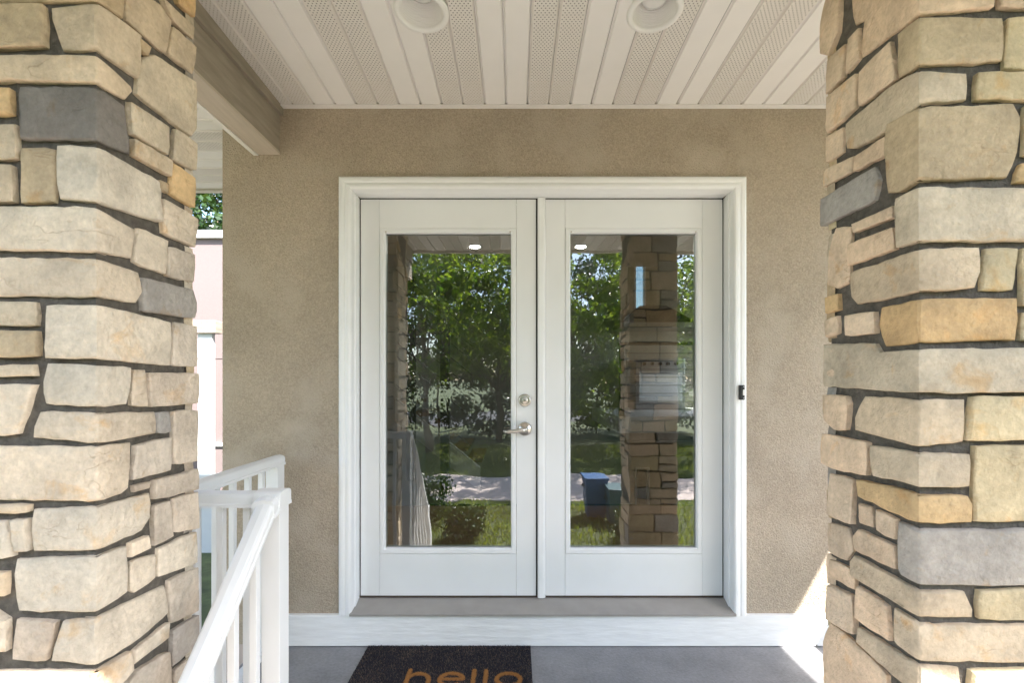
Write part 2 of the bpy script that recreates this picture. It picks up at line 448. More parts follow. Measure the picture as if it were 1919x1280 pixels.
# ------------------------------------------------------------------ door leaves
def leaf(x0, s0, g0, g1, s1, x1, label):
    X = door_x
    z0, z1 = door_z(1117), door_z(373.3)
    zt, zbm = door_z(428), door_z(1038.5)
    t = thing('door_leaf', ((X(x0) + X(x1)) / 2, YD, z0), label, 'door')
    yb = YD + 0.044; g = 0.0009
    MB().box(X(x0), X(s0) - g, YD, yb, z0, z1).build('stile', M['white'], t, bevel=0.0012)
    MB().box(X(s1) + g, X(x1), YD, yb, z0, z1).build('stile', M['white'], t, bevel=0.0012)
    MB().box(X(s0), X(s1), YD, yb, zt + g, z1).build('top_rail', M['white'], t, bevel=0.0012)
    MB().box(X(s0), X(s1), YD, yb, z0, zbm - g).build('bottom_rail', M['white'], t, bevel=0.0012)
    # glazing bead: mitred frame, raised towards the rim and sloping to the glass
    ga, gb, gzt, gzb = X(g0), X(g1), door_z(437), door_z(1027.5)
    A = [(X(s0) + g, zbm), (X(s1) - g, zbm), (X(s1) - g, zt), (X(s0) + g, zt)]
    B = [(ga, gzb), (gb, gzb), (gb, gzt), (ga, gzt)]
    mb = MB(); vs = []
    lay = [(A, yb), (A, YD - 0.001), (0.15, YD - 0.004), (0.75, YD - 0.004), (B, YD + 0.004), (B, yb)]
    for L, y in lay:
        for k in range(4):
            if isinstance(L, float): q = (A[k][0] * (1 - L) + B[k][0] * L, A[k][1] * (1 - L) + B[k][1] * L)
            else: q = L[k]
            vs.append((q[0], y, q[1]))
    fs = []
    for i in range(len(lay) - 1):
        for k in range(4): fs.append((i * 4 + k, i * 4 + (k + 1) % 4, (i + 1) * 4 + (k + 1) % 4, (i + 1) * 4 + k))
    mb.add(vs, fs).build('glazing_bead', M['white'], t)
    MB().box(ga - 0.003, gb + 0.003, YD + 0.016, YD + 0.022, gzb - 0.003, gzt + 0.003).build('glass_pane', M['glass'], t)
    for px_ in (ga + 0.004, gb - 0.004):      # bead corner screws
        MB().lathe([(0.0001, -0.006), (0.004, -0.0055), (0.0045, -0.003)], (px_, YD, gzt + 0.006), 'y', 10).build('screw', M['nickel'], t, smooth=True)
    return t
dl = leaf(676, 711.5, 722, 957.5, 967.5, 1004.3, 'left white glazed door with lever handle and deadbolt')
dr = leaf(1022.5, 1059, 1069, 1305, 1316, 1353.8, 'right white glazed door without a handle, nearer the doorbell')
# astragal on the right leaf
m = MB(); xa, xb = door_x(1007.5), door_x(1022)
m.prism([(xa, YD + 0.01), (xa, YD - 0.012), (xa + 0.006, YD - 0.016), (xb - 0.014, YD - 0.016), (xb - 0.004, YD - 0.013), (xb, YD - 0.006), (xb, YD + 0.01)],
        lambda a, b, t_: (a, b, t_), door_z(1119), door_z(371.5)).build('astragal', M['trim'], dr)
# hardware on the left leaf
hx, hz = door_x(983.5), door_z(804); bz = door_z(750.5)
db = MB().lathe([(0.0001, -0.016), (0.012, -0.016), (0.0135, -0.014), (0.015, -0.012), (0.020, -0.013), (0.027, -0.012), (0.031, -0.008), (0.0325, -0.001), (0.0325, 0.002)],
                (hx, YD, bz), 'y', 40).build('deadbolt', M['nickel'], dl, smooth=True)
MB().box(hx - 0.0012, hx + 0.0012, YD - 0.0166, YD - 0.0158, bz - 0.006, bz + 0.006).build('keyhole', M['black'], db)
lv = MB().lathe([(0.0001, -0.052), (0.010, -0.052), (0.013, -0.048), (0.0135, -0.020), (0.020, -0.016), (0.030, -0.012), (0.0345, -0.006), (0.0355, -0.001), (0.0355, 0.002)],
                (hx, YD, hz), 'y', 40).build('handle_rose', M['nickel'], dl, smooth=True)
pts = [(hx + 0.004, YD - 0.046, hz), (hx - 0.022, YD - 0.050, hz - 0.002), (hx - 0.055, YD - 0.050, hz - 0.007), (hx - 0.085, YD - 0.047, hz - 0.010), (hx - 0.108, YD - 0.040, hz - 0.008)]
MB().tube(pts, [0.0115, 0.0105, 0.009, 0.0085, 0.006], 12).build('lever', M['nickel'], lv, smooth=True)
MB().box(hx - 0.0012, hx + 0.0012, YD - 0.0528, YD - 0.0518, hz - 0.004, hz + 0.004).build('keyhole', M['black'], lv)

# doorbell on the right casing
bx, bzc = cas_x(1387.2), cas_z(735.5)
bell = thing('doorbell', (bx, YC - 0.006, bzc), 'small black doorbell with a pale button on the right door casing', 'doorbell')
MB().box(bx - 0.0105, bx + 0.0115, YC - 0.022, YC - 0.001, bzc - 0.0355, bzc + 0.0355).build('housing', M['black'], bell, bevel=0.003)
MB().box(bx + 0.0015, bx + 0.0095, YC - 0.0245, YC - 0.0215, bzc - 0.014, bzc + 0.014).build('button', M['lamp_white'], bell, bevel=0.002)
for s in (-1, 1):
    MB().lathe([(0.0001, -0.0015), (0.003, -0.001), (0.0033, 0.001)], (bx + 0.0055, YC - 0.0222, bzc + s * 0.027), 'y', 10).build('screw', M['steel'], bell, smooth=True)

# ------------------------------------------------------------------ porch roof: beam, soffit boards, lights
SW = 0.1034; TILT = 0.042; ZS = 2.628; YS0 = 2.205; YF = -0.34
def soffit_z(y): return ZS + TILT * (YS0 - y)
def board_mesh(name, L, m):
    t = 0.0015
    poly = [(0.0, 0.009), (0.0035, 0.008), (0.0085, 0.0), (SW - 0.0075, 0.0), (SW - 0.0005, 0.0125), (SW - 0.0005, 0.0125 + t), (SW - 0.0075 - t, t), (0.0085 + t, t), (0.0035, 0.008 + t), (0.0, 0.009 + t)]
    return MB().prism(poly, lambda a, b, y: (a, y, b), -L, 0.0).mesh(name, m)
roof = thing('porch_roof', (0.7, 1.0, 2.7), 'porch ceiling of pale plain and perforated soffit boards above the doors', 'porch ceiling')
LB = (YS0 - YF) / math.cos(math.atan(TILT))
plain, vent = board_mesh('soffit_board', LB, M['soffit']), board_mesh('soffit_board', LB, M['vent'])
x_first = (350 + 635 / 3.2 - VX) / F * YS0 - SW      # left edge of the first board, just right of the beam
lights = [((790 - VX) / F * 1.675, 1.675), ((1227 - VX) / F * 1.675, 1.675)]
def cut_board(me, o, x, y):
    """real round opening for a recessed light"""
    c = MB().lathe([(0.0, -0.1), (0.083, -0.1), (0.083, 0.1), (0.0, 0.1)], (x, y, soffit_z(y)), 'z', 40)
    co = bpy.data.objects.new('cutter', c.mesh('cutter', M['dark'])); col.objects.link(co)
    bm = bmesh.new(); bm.from_mesh(co.data); bmesh.ops.remove_doubles(bm, verts=bm.verts, dist=1e-5); bmesh.ops.recalc_face_normals(bm, faces=bm.faces); bm.to_mesh(co.data); bm.free()
    md = o.modifiers.new('cut', 'BOOLEAN'); md.object = co; md.operation = 'DIFFERENCE'; md.solver = 'EXACT'
    bpy.context.view_layer.update()
    dg = bpy.context.evaluated_depsgraph_get()
    new = bpy.data.meshes.new_from_object(o.evaluated_get(dg))
    o.modifiers.clear(); o.data = new; bpy.data.objects.remove(co)
nb = 37
for i in range(nb):
    vented = (i % 4) in (0, 1)
    o = link('soffit_board', vent if vented else plain, roof)
    x = x_first + i * SW
    o.matrix_parent_inverse = Matrix.Identity(4)
    o.location = Vector((x, YS0, ZS)) - roof.location
    o.rotation_euler = (-math.atan(TILT), 0, 0)
    for lx, ly in lights:
        if x - 0.09 < lx < x + SW + 0.09: cut_board(o.data, o, lx, ly)
XR_ROOF = x_first + nb * SW
MB().box(x_first - 0.02, XR_ROOF, 2.196, YW + 0.005, ZS - 0.006, ZS - 0.001).build('wall_channel', M['soffit'], roof)
rz = 0.20
m = MB(); m.add([(x_first - 0.3, YF, soffit_z(YF) + rz), (XR_ROOF, YF, soffit_z(YF) + rz), (XR_ROOF, YW + 0.2, ZS + rz), (x_first - 0.3, YW + 0.2, ZS + rz)], [(0, 1, 2, 3)])
m.build('attic_dark_sheet', M['dark'], roof)  # near-black sheet: the attic's darkness behind the holes is in its colour
MB().box(x_first - 2.9, XR_ROOF + 0.05, YF - 0.04, YF - 0.002, soffit_z(YF) - 0.03, 2.99).build('fascia_board', M['fascia'], roof)
MB().box(XR_ROOF + 0.002, XR_ROOF + 0.05, YF, YW, ZS - 0.03, 2.99).build('fascia_board', M['fascia'], roof)
MB().box(x_first - 2.9, XR_ROOF + 0.05, YF - 0.05, 3.17, 2.992, 3.06).build('roof_deck', M['asphalt'], roof)

bz0 = H - (290 - VY) / F * YW
bxr, bxl = (525 - VX) / F * YW, (484.5 - VX) / F * YW
beam = thing('porch_beam', (bxr, YW, bz0), 'taupe painted timber beam running from the stucco wall to the left stone column', 'beam')
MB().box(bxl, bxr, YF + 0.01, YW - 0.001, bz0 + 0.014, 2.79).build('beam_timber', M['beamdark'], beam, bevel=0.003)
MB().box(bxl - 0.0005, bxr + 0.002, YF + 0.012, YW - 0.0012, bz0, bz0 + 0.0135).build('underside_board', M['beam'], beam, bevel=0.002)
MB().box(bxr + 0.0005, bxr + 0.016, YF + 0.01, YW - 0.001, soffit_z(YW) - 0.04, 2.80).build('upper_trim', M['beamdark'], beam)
MB().box(bxl - 0.022, bxl - 0.001, YF + 0.01, YW - 0.001, bz0 - 0.004, 2.60).build('side_trim', M['soffit'], beam)

# side eave with boards running across, seen in the gap beyond the beam
ev = thing('side_eave', (bxl - 0.6, 2.2, 2.6), 'sunlit side eave of perforated soffit boards left of the beam', 'eave')
LE = 2.6
pl2, vt2 = board_mesh('soffit_board', LE, M['soffit']), board_mesh('soffit_board', LE, M['vent'])
ze = 2.612
for i in range(34):
    y = 3.13 - (i + 1) * SW
    o = link('soffit_board', vt2 if (i % 4) in (1, 2) else pl2, ev)
    o.matrix_parent_inverse = Matrix.Identity(4)
    o.location = Vector((bxl - 0.024, y, ze)) - ev.location
    o.rotation_euler = (0, 0, math.radians(-90))
    o.location.y += SW
MB().box(bxl - 2.65, XL - 0.002, 3.132, 3.17, ze - 0.012, 2.985).build('fascia_board', M['fascia'], ev)
MB().add([(bxl - 2.6, YF, ze + 0.15), (bxl - 0.03, YF, ze + 0.15), (bxl - 0.03, 3.13, ze + 0.15), (bxl - 2.6, 3.13, ze + 0.15)], [(0, 1, 2, 3)]).build('attic_dark_sheet', M['dark'], ev)  # near-black sheet again, attic darkness held in the colour

def downlight(x, y, label, bulb_z):
    z = soffit_z(y)
    t = thing('recessed_light', (x, y, z), label, 'light', 'recessed porch lights')
    MB().lathe([(0.083, 0.004), (0.101, 0.003), (0.101, -0.002), (0.097, -0.007), (0.088, -0.010), (0.080, -0.008), (0.077, 0.0), (0.078, 0.006)], (x, y, z), 'z', 64).build('trim_ring', M['lamp_white'], t, smooth=True)
    pr = []
    for k in range(12):
        r = 0.0775 - 0.0018 * k; h = 0.002 + 0.0075 * k
        pr += [(r, h), (r - 0.0004, h + 0.005), (r - 0.0018, h + 0.0055)]
    MB().lathe(pr, (x, y, z), 'z', 64).build('baffle', M['lamp_white'], t, smooth=False)
    MB().lathe([(0.0001, bulb_z), (0.025, bulb_z + 0.003), (0.043, bulb_z + 0.012), (0.049, bulb_z + 0.026), (0.044, bulb_z + 0.05), (0.03, 0.12)], (x, y, z), 'z', 40).build('bulb', M['bulb'], t, smooth=True)
    MB().lathe([(0.0001, 0.12), (0.07, 0.12)], (x, y, z), 'z', 24).build('socket_plate', M['dark'], t)
    return t
downlight(*lights[0], 'left round white recessed light in the porch ceiling, bulb set deep', 0.052)
downlight(*lights[1], 'right round white recessed light in the porch ceiling, bulb showing lower', 0.030)

# ------------------------------------------------------------------ stone columns
C = dict(c=(0.57, 0.47, 0.34), p=(0.61, 0.525, 0.41), t=(0.52, 0.405, 0.26), o=(0.59, 0.41, 0.215), g=(0.215, 0.20, 0.18),
         l=(0.37, 0.34, 0.30), k=(0.64, 0.495, 0.35), b=(0.52, 0.445, 0.355), y=(0.56, 0.46, 0.29))  # pinkish k tone includes the warmer light on the right column
Z1 = 0.96
CR = 2.9775
# each stone: crop origin, colour, corner (top, bottom) or None, outline on the front, outline on the side
# points are photo-crop pixels, top to bottom going away from the column's corner
LEFT = [
 (0, 't', (-190, -5), [(-60, -200), (-60, -8)], [(692, -120), (692, 103)]),
 (0, 'c', (6, 262), [(272, 30), (290, 150), (330, 268)], [(795, 195), (785, 440)]),
 (0, 't', None, [(-60, 20), (235, 15), (245, 250), (-60, 262)], []),
 (0, 'c', (300, 449), [(-60, 306), (-60, 445)], [(745, 480), (755, 510), (715, 555)]),
 (0, 'g', (480, 778), [(100, 476), (106, 770)], [(710, 590), (735, 860)]),
 (0, 'o', None, [(-60, 485), (52, 485), (56, 630), (-60, 635)], []),
 (0, 'c', None, [(-60, 692), (80, 685), (88, 880), (-60, 885)], []),
 (0, 't', None, [(105, 815), (300, 825), (293, 1125), (105, 1130)], []),
 (0, 'p', (815, 1122), [(310, 806), (305, 1020), (322, 1106)], [(750, 930), (890, 1010), (915, 1240), (895, 1240)]),
 (0, 'c', None, [(-60, 925), (60, 915), (72, 1125), (-60, 1130)], []),
 (0, 'p', (1158, 1398), [(-60, 1150), (-60, 1390)], [(758, 1280), (742, 1442)]),
 (0, 'c', None, [], [(715, -80), (905, 20), (968, 115), (932, 300), (715, 112)]),
 (0, 't', None, [], [(772, 195), (848, 262), (830, 312), (792, 285)]),
 (0, 'c', None, [], [(905, -20), (1085, 150), (1078, 218), (970, 122)]),
 (0, 'o', None, [], [(975, -40), (1092, -10), (1086, 95), (1000, 20)]),
 (0, 'c', None, [], [(968, 145), (1102, 260), (1082, 412), (942, 300)]),
 (0, 'c', None, [], [(865, 300), (1095, 455), (1100, 720), (1072, 762), (768, 522), (800, 325)]),
 (0, 'c', None, [], [(728, 566), (942, 706), (938, 865), (737, 745)]),
 (0, 'c', None, [], [(750, 772), (962, 897), (958, 985), (750, 870)]),
 (0, 'c', None, [], [(985, 716), (1106, 800), (1100, 950), (966, 890)]),
 (0, 'o', None, [], [(972, 907), (1090, 990), (1092, 1160), (955, 1080)]),
 (0, 't', None, [], [(898, 1002), (945, 1022), (943, 1080), (912, 1064)]),
 (0, 'p', None, [], [(920, 1107), (1106, 1220), (1092, 1380), (917, 1300)]),
 (1, 'p', None, [], [(780, 20), (945, 92), (930, 280), (757, 212)]),
 (1, 'b', None, [], [(948, 125), (1092, 167), (1086, 325), (937, 290)]),
 (1, 'p', (190, 402), [(-60, 182), (-60, 398)], [(785, 270), (806, 380), (770, 440)]),
 (1, 'l', None, [], [(802, 297), (1082, 367), (1102, 440), (1090, 525), (802, 485)]),
 (1, 'c', None, [(-60, 427), (190, 432), (196, 565), (-60, 565)], []),
 (1, 't', None, [(-60, 600), (200, 594), (205, 735), (-60, 742)], []),
 (1, 'p', (451, 750), [(270, 456), (255, 748)], [(800, 510), (958, 548), (963, 790)]),
 (1, 'b', None, [], [(985, 545), (1106, 570), (1106, 795), (972, 790)]),
 (1, 'c', None, [(-60, 787), (180, 782), (190, 848), (-60, 850)], []),
 (1, 'p', (790, 1017), [(246, 776), (220, 880), (236, 1004)], [(740, 802), (715, 1005)]),
 (1, 'p', None, [], [(757, 811), (820, 813), (836, 1020), (742, 1014)]),
 (1, 'b', None, [], [(832, 830), (1106, 832), (1098, 1000), (846, 1022)]),
 (1, 'p', None, [(-60, 896), (188, 896), (92, 1174), (-60, 1184)], []),
 (1, 'p', (1060, 1223), [(205, 1050), (172, 1130), (167, 1194)], [(870, 1048), (872, 1168), (600, 1220)]),
 (1, 'l', None, [], [(879, 1051), (945, 1045), (955, 1160), (880, 1167)]),
 (1, 'b', None, [], [(972, 1046), (1112, 1040), (1108, 1325), (977, 1340)]),
 (1, 'b', None, [], [(762, 1236), (960, 1190), (960, 1375), (747, 1430)]),
 (2, 'p', (-32, 270), [(-60, -42), (-60, 262)], [(738, -62), (725, 195), (690, 225)]),
 (2, 'b', None, [], [(752, 180), (845, 156), (838, 196), (757, 218)]),
 (2, 'b', None, [], [(867, 150), (1104, 86), (1106, 200), (864, 258)]),
 (2, 'c', None, [(-60, 291), (155, 291), (155, 330), (-60, 338)], []),
 (2, 'p', (305, 545), [(175, 315), (160, 440), (172, 550)], [(840, 220), (842, 360), (800, 430)]),
 (2, 'p', None, [(60, 370), (148, 366), (150, 550), (82, 555)], []),
 (2, 'p', None, [(-60, 381), (20, 379), (68, 580), (-60, 592)], []),
 (2, 'b', None, [], [(862, 291), (945, 263), (970, 465), (866, 518)]),
 (2, 'b', None, [], [(976, 251), (1116, 213), (1116, 420), (972, 440)]),
 (2, 'p', (583, 890), [(76, 596), (60, 680), (86, 890)], [(705, 516), (710, 775)]),
 (2, 'p', None, [], [(732, 501), (830, 457), (842, 530), (730, 582)]),
 (2, 'p', None, [], [(737, 606), (878, 562), (880, 695), (760, 780), (737, 770)]),
 (2, 'p', None, [], [(892, 531), (1102, 437), (1102, 610), (892, 690)]),
 (2, 'c', None, [(-60, 666), (28, 666), (24, 800), (-60, 805)], []),
 (2, 'b', None, [], [(947, 711), (1117, 636), (1117, 880), (967, 950)]),
 (2, 'p', (928, 1188), [(335, 945), (278, 1165)], [(930, 736), (950, 890), (740, 1070)]),
 (2, 'b', None, [(80, 931), (305, 946), (250, 1165), (57, 1160)], []),
 (2, 'p', None, [(-60, 870), (33, 931), (33, 1110), (-60, 1115)], []),
 (2, 'p', None, [], [(757, 1101), (950, 942), (945, 1030), (752, 1180)]),
 (2, 'l', None, [], [(967, 990), (1112, 902), (1112, 1060), (967, 1190)]),
 (2, 'p', (1224, 1430), [(-60, 1228), (-60, 1430)], [(735, 1102), (745, 1210), (640, 1330)]),
 (2, 'b', None, [], [(772, 1211), (945, 1107), (955, 1420), (690, 1500), (700, 1310)]),
 (2, 'b', None, [], [(975, 1215), (1110, 1100), (1112, 1380), (985, 1440)]),
]
RIGHT = [
 (0, 'k', (-150, 68), [(1030, -150), (1030, 30), (900, 42)], [(215, -50), (235, 140), (285, 112), (265, 322), (570, 92)]),
 (0, 'k', None, [(1060, -150), (1300, -150), (1300, 35), (1065, 30)], []),
 (0, 'k', None, [], [(160, -20), (150, 180), (100, 310), (58, 300), (58, 120), (90, -20)]),
 (0, 'k', None, [], [(192, 242), (178, 430), (90, 525), (97, 335)]),
 (0, 'k', None, [], [(262, 152), (262, 328), (193, 413), (206, 215)]),
 (0, 't', (86, 351), [(1085, 86), (1080, 330), (860, 345)], [(478, 190), (487, 435)]),
 (0, 'y', None, [(1107, 92), (1300, 85), (1300, 375), (1092, 375)], []),
 (0, 'k', None, [], [(440, 227), (470, 440), (264, 593), (262, 402)]),
 (0, 'k', None, [], [(247, 407), (245, 600), (90, 743), (92, 540)]),
 (0, 'c', (391, 585), [(880, 401), (880, 550), (690, 566)], [(470, 460), (200, 690), (206, 828), (240, 830), (415, 733)]),
 (0, 'y', None, [(937, 399), (1300, 390), (1300, 550), (927, 550)], []),
 (0, 'k', None, [], [(167, 707), (170, 850), (75, 910), (76, 760)]),
 (0, 'k', None, [], [(232, 867), (222, 958), (65, 1045), (67, 950)]),
 (0, 'k', None, [], [(413, 757), (416, 865), (241, 958), (246, 870)]),
 (0, 't', (606, 1002), [(1135, 573), (1180, 650), (1165, 850), (1110, 985)], [(440, 690), (421, 800), (437, 1078), (500, 1073)]),
 (0, 'y', None, [(1210, 580), (1300, 580), (1300, 870), (1200, 860)], []),
 (0, 'o', None, [(1185, 905), (1300, 895), (1300, 1012), (1150, 1015)], []),
 (0, 'l', None, [], [(350, 927), (375, 1000), (350, 1120), (60, 1263), (50, 1110)]),
 (0, 'c', (1046, 1345), [(1300, 1052), (1300, 1340)], [(482, 1107), (482, 1383)]),
 (0, 'k', None, [], [(455, 1147), (460, 1213), (242, 1300), (232, 1250)]),
 (1, 'k', None, [], [(220, 12), (205, 330), (140, 362), (85, 340), (92, 150), (132, 20)]),
 (1, 'k', None, [], [(455, 17), (465, 140), (202, 233), (207, 112)]),
 (1, 'c', (141, 375), [(935, 132), (940, 270), (910, 355)], [(207, 271), (217, 410), (250, 448)]),
 (1, 'y', None, [(987, 131), (1170, 131), (1145, 365), (965, 368)], []),
 (1, 'y', None, [(1190, 131), (1300, 131), (1300, 458), (1186, 455)], []),
 (1, 'o', None, [], [(150, 387), (155, 480), (80, 500), (78, 410)]),
 (1, 'k', None, [], [(145, 510), (148, 610), (80, 635), (75, 540)]),
 (1, 'k', None, [], [(352, 487), (358, 610), (196, 622), (190, 511)]),
 (1, 'o', (419, 655), [(1150, 413), (1145, 650)], [(378, 465), (362, 560), (397, 684)]),
 (1, 'y', None, [(1186, 491), (1300, 491), (1300, 650), (1182, 650)], []),
 (1, 'c', (701, 940), [(1300, 691), (1300, 937)], [(380, 715), (352, 665), (52, 672), (55, 905)]),
 (1, 'k', None, [], [(200, 960), (212, 1000), (196, 1150), (130, 1150), (73, 1090), (70, 952)]),
 (1, 'c', (986, 1245), [(865, 979), (860, 1215)], [(290, 961), (232, 1080), (232, 1150)]),
 (1, 'y', None, [(907, 966), (1300, 962), (1300, 1205), (874, 1210)], []),
 (1, 'k', None, [], [(316, 1219), (311, 1405), (150, 1375), (58, 1335), (66, 1170)]),
 (2, 'c', (4, 190), [(895, 5), (890, 185), (700, 190)], [(334, -45), (352, 125), (520, 162)]),
 (2, 'y', None, [(922, -40), (1300, -40), (1300, 385), (920, 385)], []),
 (2, 'k', None, [], [(235, 147), (228, 398), (150, 370), (86, 340), (103, 110)]),
 (2, 'o', (238, 388), [(880, 239), (905, 290), (900, 385)], [(480, 191), (257, 147), (266, 240), (490, 344)]),
 (2, 'k', None, [], [(325, 296), (340, 415), (263, 390), (260, 276)]),
 (2, 'k', None, [], [(470, 366), (462, 483), (362, 430), (357, 312)]),
 (2, 'l', (432, 737), [(1300, 432), (1300, 735)], [(480, 377), (476, 640), (494, 680)]),
 (2, 'k', None, [], [(200, 416), (228, 545), (190, 600), (95, 555), (95, 386)]),
 (2, 'k', None, [], [(260, 422), (464, 517), (466, 648), (236, 540), (226, 462)]),
 (2, 'c', (776, 920), [(880, 781), (925, 880), (920, 926)], [(242, 571), (220, 602), (222, 680)]),
 (2, 'k', None, [], [(210, 641), (246, 690), (240, 763), (93, 680), (98, 590)]),
 (2, 'y', None, [(947, 771), (1300, 760), (1300, 940), (947, 931)], []),
 (2, 'k', None, [], [(228, 791), (238, 860), (240, 1013), (88, 930), (95, 731)]),
 (2, 'k', None, [], [(420, 852), (435, 1050), (247, 920), (252, 737)]),
 (2, 'c', (966, 1163), [(1300, 966), (1300, 1175)], [(457, 862), (462, 1050), (482, 1075)]),
 (2, 'c', (1196, 1430), [(850, 1210), (858, 1430)], [(257, 967), (247, 1055), (500, 1287)]),
 (2, 'y', None, [(902, 1221), (1300, 1211), (1300, 1430), (896, 1430)], []),
 (2, 'k', None, [], [(245, 1060), (420, 1242), (415, 1440), (70, 1440), (60, 1050), (103, 945)]),
]

def stone_mesh(poly, to3d, seed, thick=0.034):
    """poly: outline in unrolled (u, h); u < 0 front face, u > 0 side face"""
    r = random.Random(seed)
    area = sum(poly[i][0] * poly[(i + 1) % len(poly)][1] - poly[(i + 1) % len(poly)][0] * poly[i][1] for i in range(len(poly)))
    if area < 0: poly = poly[::-1]
    cen = sum((Vector(q) for q in poly), Vector((0, 0))) / len(poly)
    grow = []
    for q in poly:      # grow by about 1.5 mm: traced outlines run just inside the stones
        d_ = Vector(q) - cen; L_ = max(d_.length, 1e-6)
        p_ = Vector(q) + d_ / L_ * 0.0015
        grow.append((p_.x if abs(q[0]) > 1e-9 else 0.0, p_.y))
    poly = grow
    # resample the outline with small chips
    out = []
    for i in range(len(poly)):
        a, b = Vector(poly[i]), Vector(poly[(i + 1) % len(poly)])
        L = (b - a).length
        n = max(1, int(L / 0.022))
        nrm = Vector((-(b - a).y, (b - a).x)) / max(L, 1e-6)
        for k in range(n):
            t = k / n
            p = a.lerp(b, t)
            if k == 0:      # knock the sharp corners off
                c = sum((Vector(q) for q in poly), Vector((0, 0))) / len(poly)
                p = p + (c - p).normalized() * 0.0022
            else:
                p = p + nrm * (0.0034 * noise.noise(Vector((p.x * 44 + seed, p.y * 34, 1.7))) + r.uniform(-.0006, .0006))
            out.append(p)
    bm = bmesh.new()
    f = bm.faces.new([bm.verts.new((p.x, p.y, 0)) for p in out])
    bm.normal_update()
    us = [p.x for p in out]; hs = [p.y for p in out]
    size = min(max(us) - min(us), max(hs) - min(hs))
    res = bmesh.ops.inset_region(bm, faces=[f], thickness=min(0.0018, size * 0.1), use_even_offset=True, use_boundary=True)
    res = bmesh.ops.inset_region(bm, faces=[f], thickness=min(0.0030, size * 0.12), use_even_offset=True, use_boundary=True)
    def cut(co, no):
        bmesh.ops.bisect_plane(bm, geom=bm.verts[:] + bm.edges[:] + bm.faces[:], plane_co=co, plane_no=no, dist=1e-6)
    bounds = []
    g = 0.034
    if min(us) < -0.003 and max(us) > 0.003:
        for q in (-0.007, 0.0, 0.007): bounds.append(('u', q))
    k = math.ceil(min(us) / g)
    while k * g < max(us):
        if abs(k * g) > 0.012: bounds.append(('u', k * g))
        k += 1
    k = math.ceil(min(hs) / g)
    while k * g < max(hs): bounds.append(('h', k * g)); k += 1
    for ax, q in bounds:
        cut((q, 0, 0), (1, 0, 0)) if ax == 'u' else cut((0, q, 0), (0, 1, 0))
    # depth relief
    outline = [Vector((p.x, p.y)) for p in out]
    def dist(p):
        best = 9
        for i in range(len(outline)):
            a = outline[i]; b = outline[(i + 1) % len(outline)]; ab = b - a
            t = max(0, min(1, (p - a).dot(ab) / max(ab.length_squared, 1e-9)))
            best = min(best, (p - a - ab * t).length)
        return best
    base = r.uniform(-0.003, 0.005)
    tu, th = r.uniform(-.03, .03), r.uniform(-.03, .03)
    cu, ch = sum(us) / len(us), sum(hs) / len(hs)
    info = {}
    for v in bm.verts:
        p = Vector((v.co.x, v.co.y)); d = dist(p)
        e = max(0.0, 1 - d / 0.0045)
        dep = base + tu * (p.x - cu) + th * (p.y - ch) - 0.0036 * e * e
        if d > 0.003:
            q = Vector((p.x * 21 + seed * 3.1, p.y * 21, seed * 1.7))
            dep += 0.0026 * noise.noise(q) + 0.0026 * noise.noise(q * 2.9)
        info[v] = dep
    be = [e for e in bm.edges if len(e.link_faces) == 1]
    ret = bmesh.ops.extrude_edge_only(bm, edges=be)
    new = [x for x in ret['geom'] if isinstance(x, bmesh.types.BMVert)]
    for v in new: info[v] = -thick
    for v in bm.verts: v.co = to3d(v.co.x, v.co.y, info[v])
    bmesh.ops.recalc_face_normals(bm, faces=bm.faces)
    for fc in bm.faces: fc.smooth = True
    me = bpy.data.meshes.new('stone'); bm.to_mesh(me); bm.free()
    me.materials.append(M['stone'])
    me.set_sharp_from_angle(angle=math.radians(38))
    # make the open shell face outwards
    n = Vector((0, 0, 0)); c0 = Vector((0, 0, 0))
    pu, ph = cu, ch
    ref = to3d(pu, ph, 0.01) - to3d(pu, ph, -0.02)
    tot = sum((pl.normal.dot(ref) * pl.area for pl in me.polygons))
    if tot < 0: me.flip_normals()
    return me

def rand_fill(u0, u1, h0, h1, seed):
    """random ledgestone courses in a rectangle"""
    r = random.Random(seed); res = []; h = h0; g = 0.011
    def split(a, b, c, d):
        w, hh = b - a, d - c
        if hh > 0.10 and w < 0.16 and r.random() < 0.6:
            q = c + hh * r.uniform(.38, .62); split(a, b, c, q); split(a, b, q, d)
        else:
            j = lambda: r.uniform(-.004, .004)
            res.append([(a + g / 2 + j(), c + g / 2 + j()), (b - g / 2 + j(), c + g / 2 + j()), (b - g / 2 + j(), d - g / 2 + j()), (a + g / 2 + j(), d - g / 2 + j())])
    while h < h1 - 1e-6:
        ch = min(r.uniform(.06, .15), h1 - h)
        if h1 - h - ch < 0.05: ch = h1 - h
        u = u0
        while u < u1 - 1e-6:
            w = r.uniform(.08, .24)
            if u1 - u - w < 0.06: w = u1 - u
            split(u, u + w, h, h + ch); u += w
        h += ch
    return res

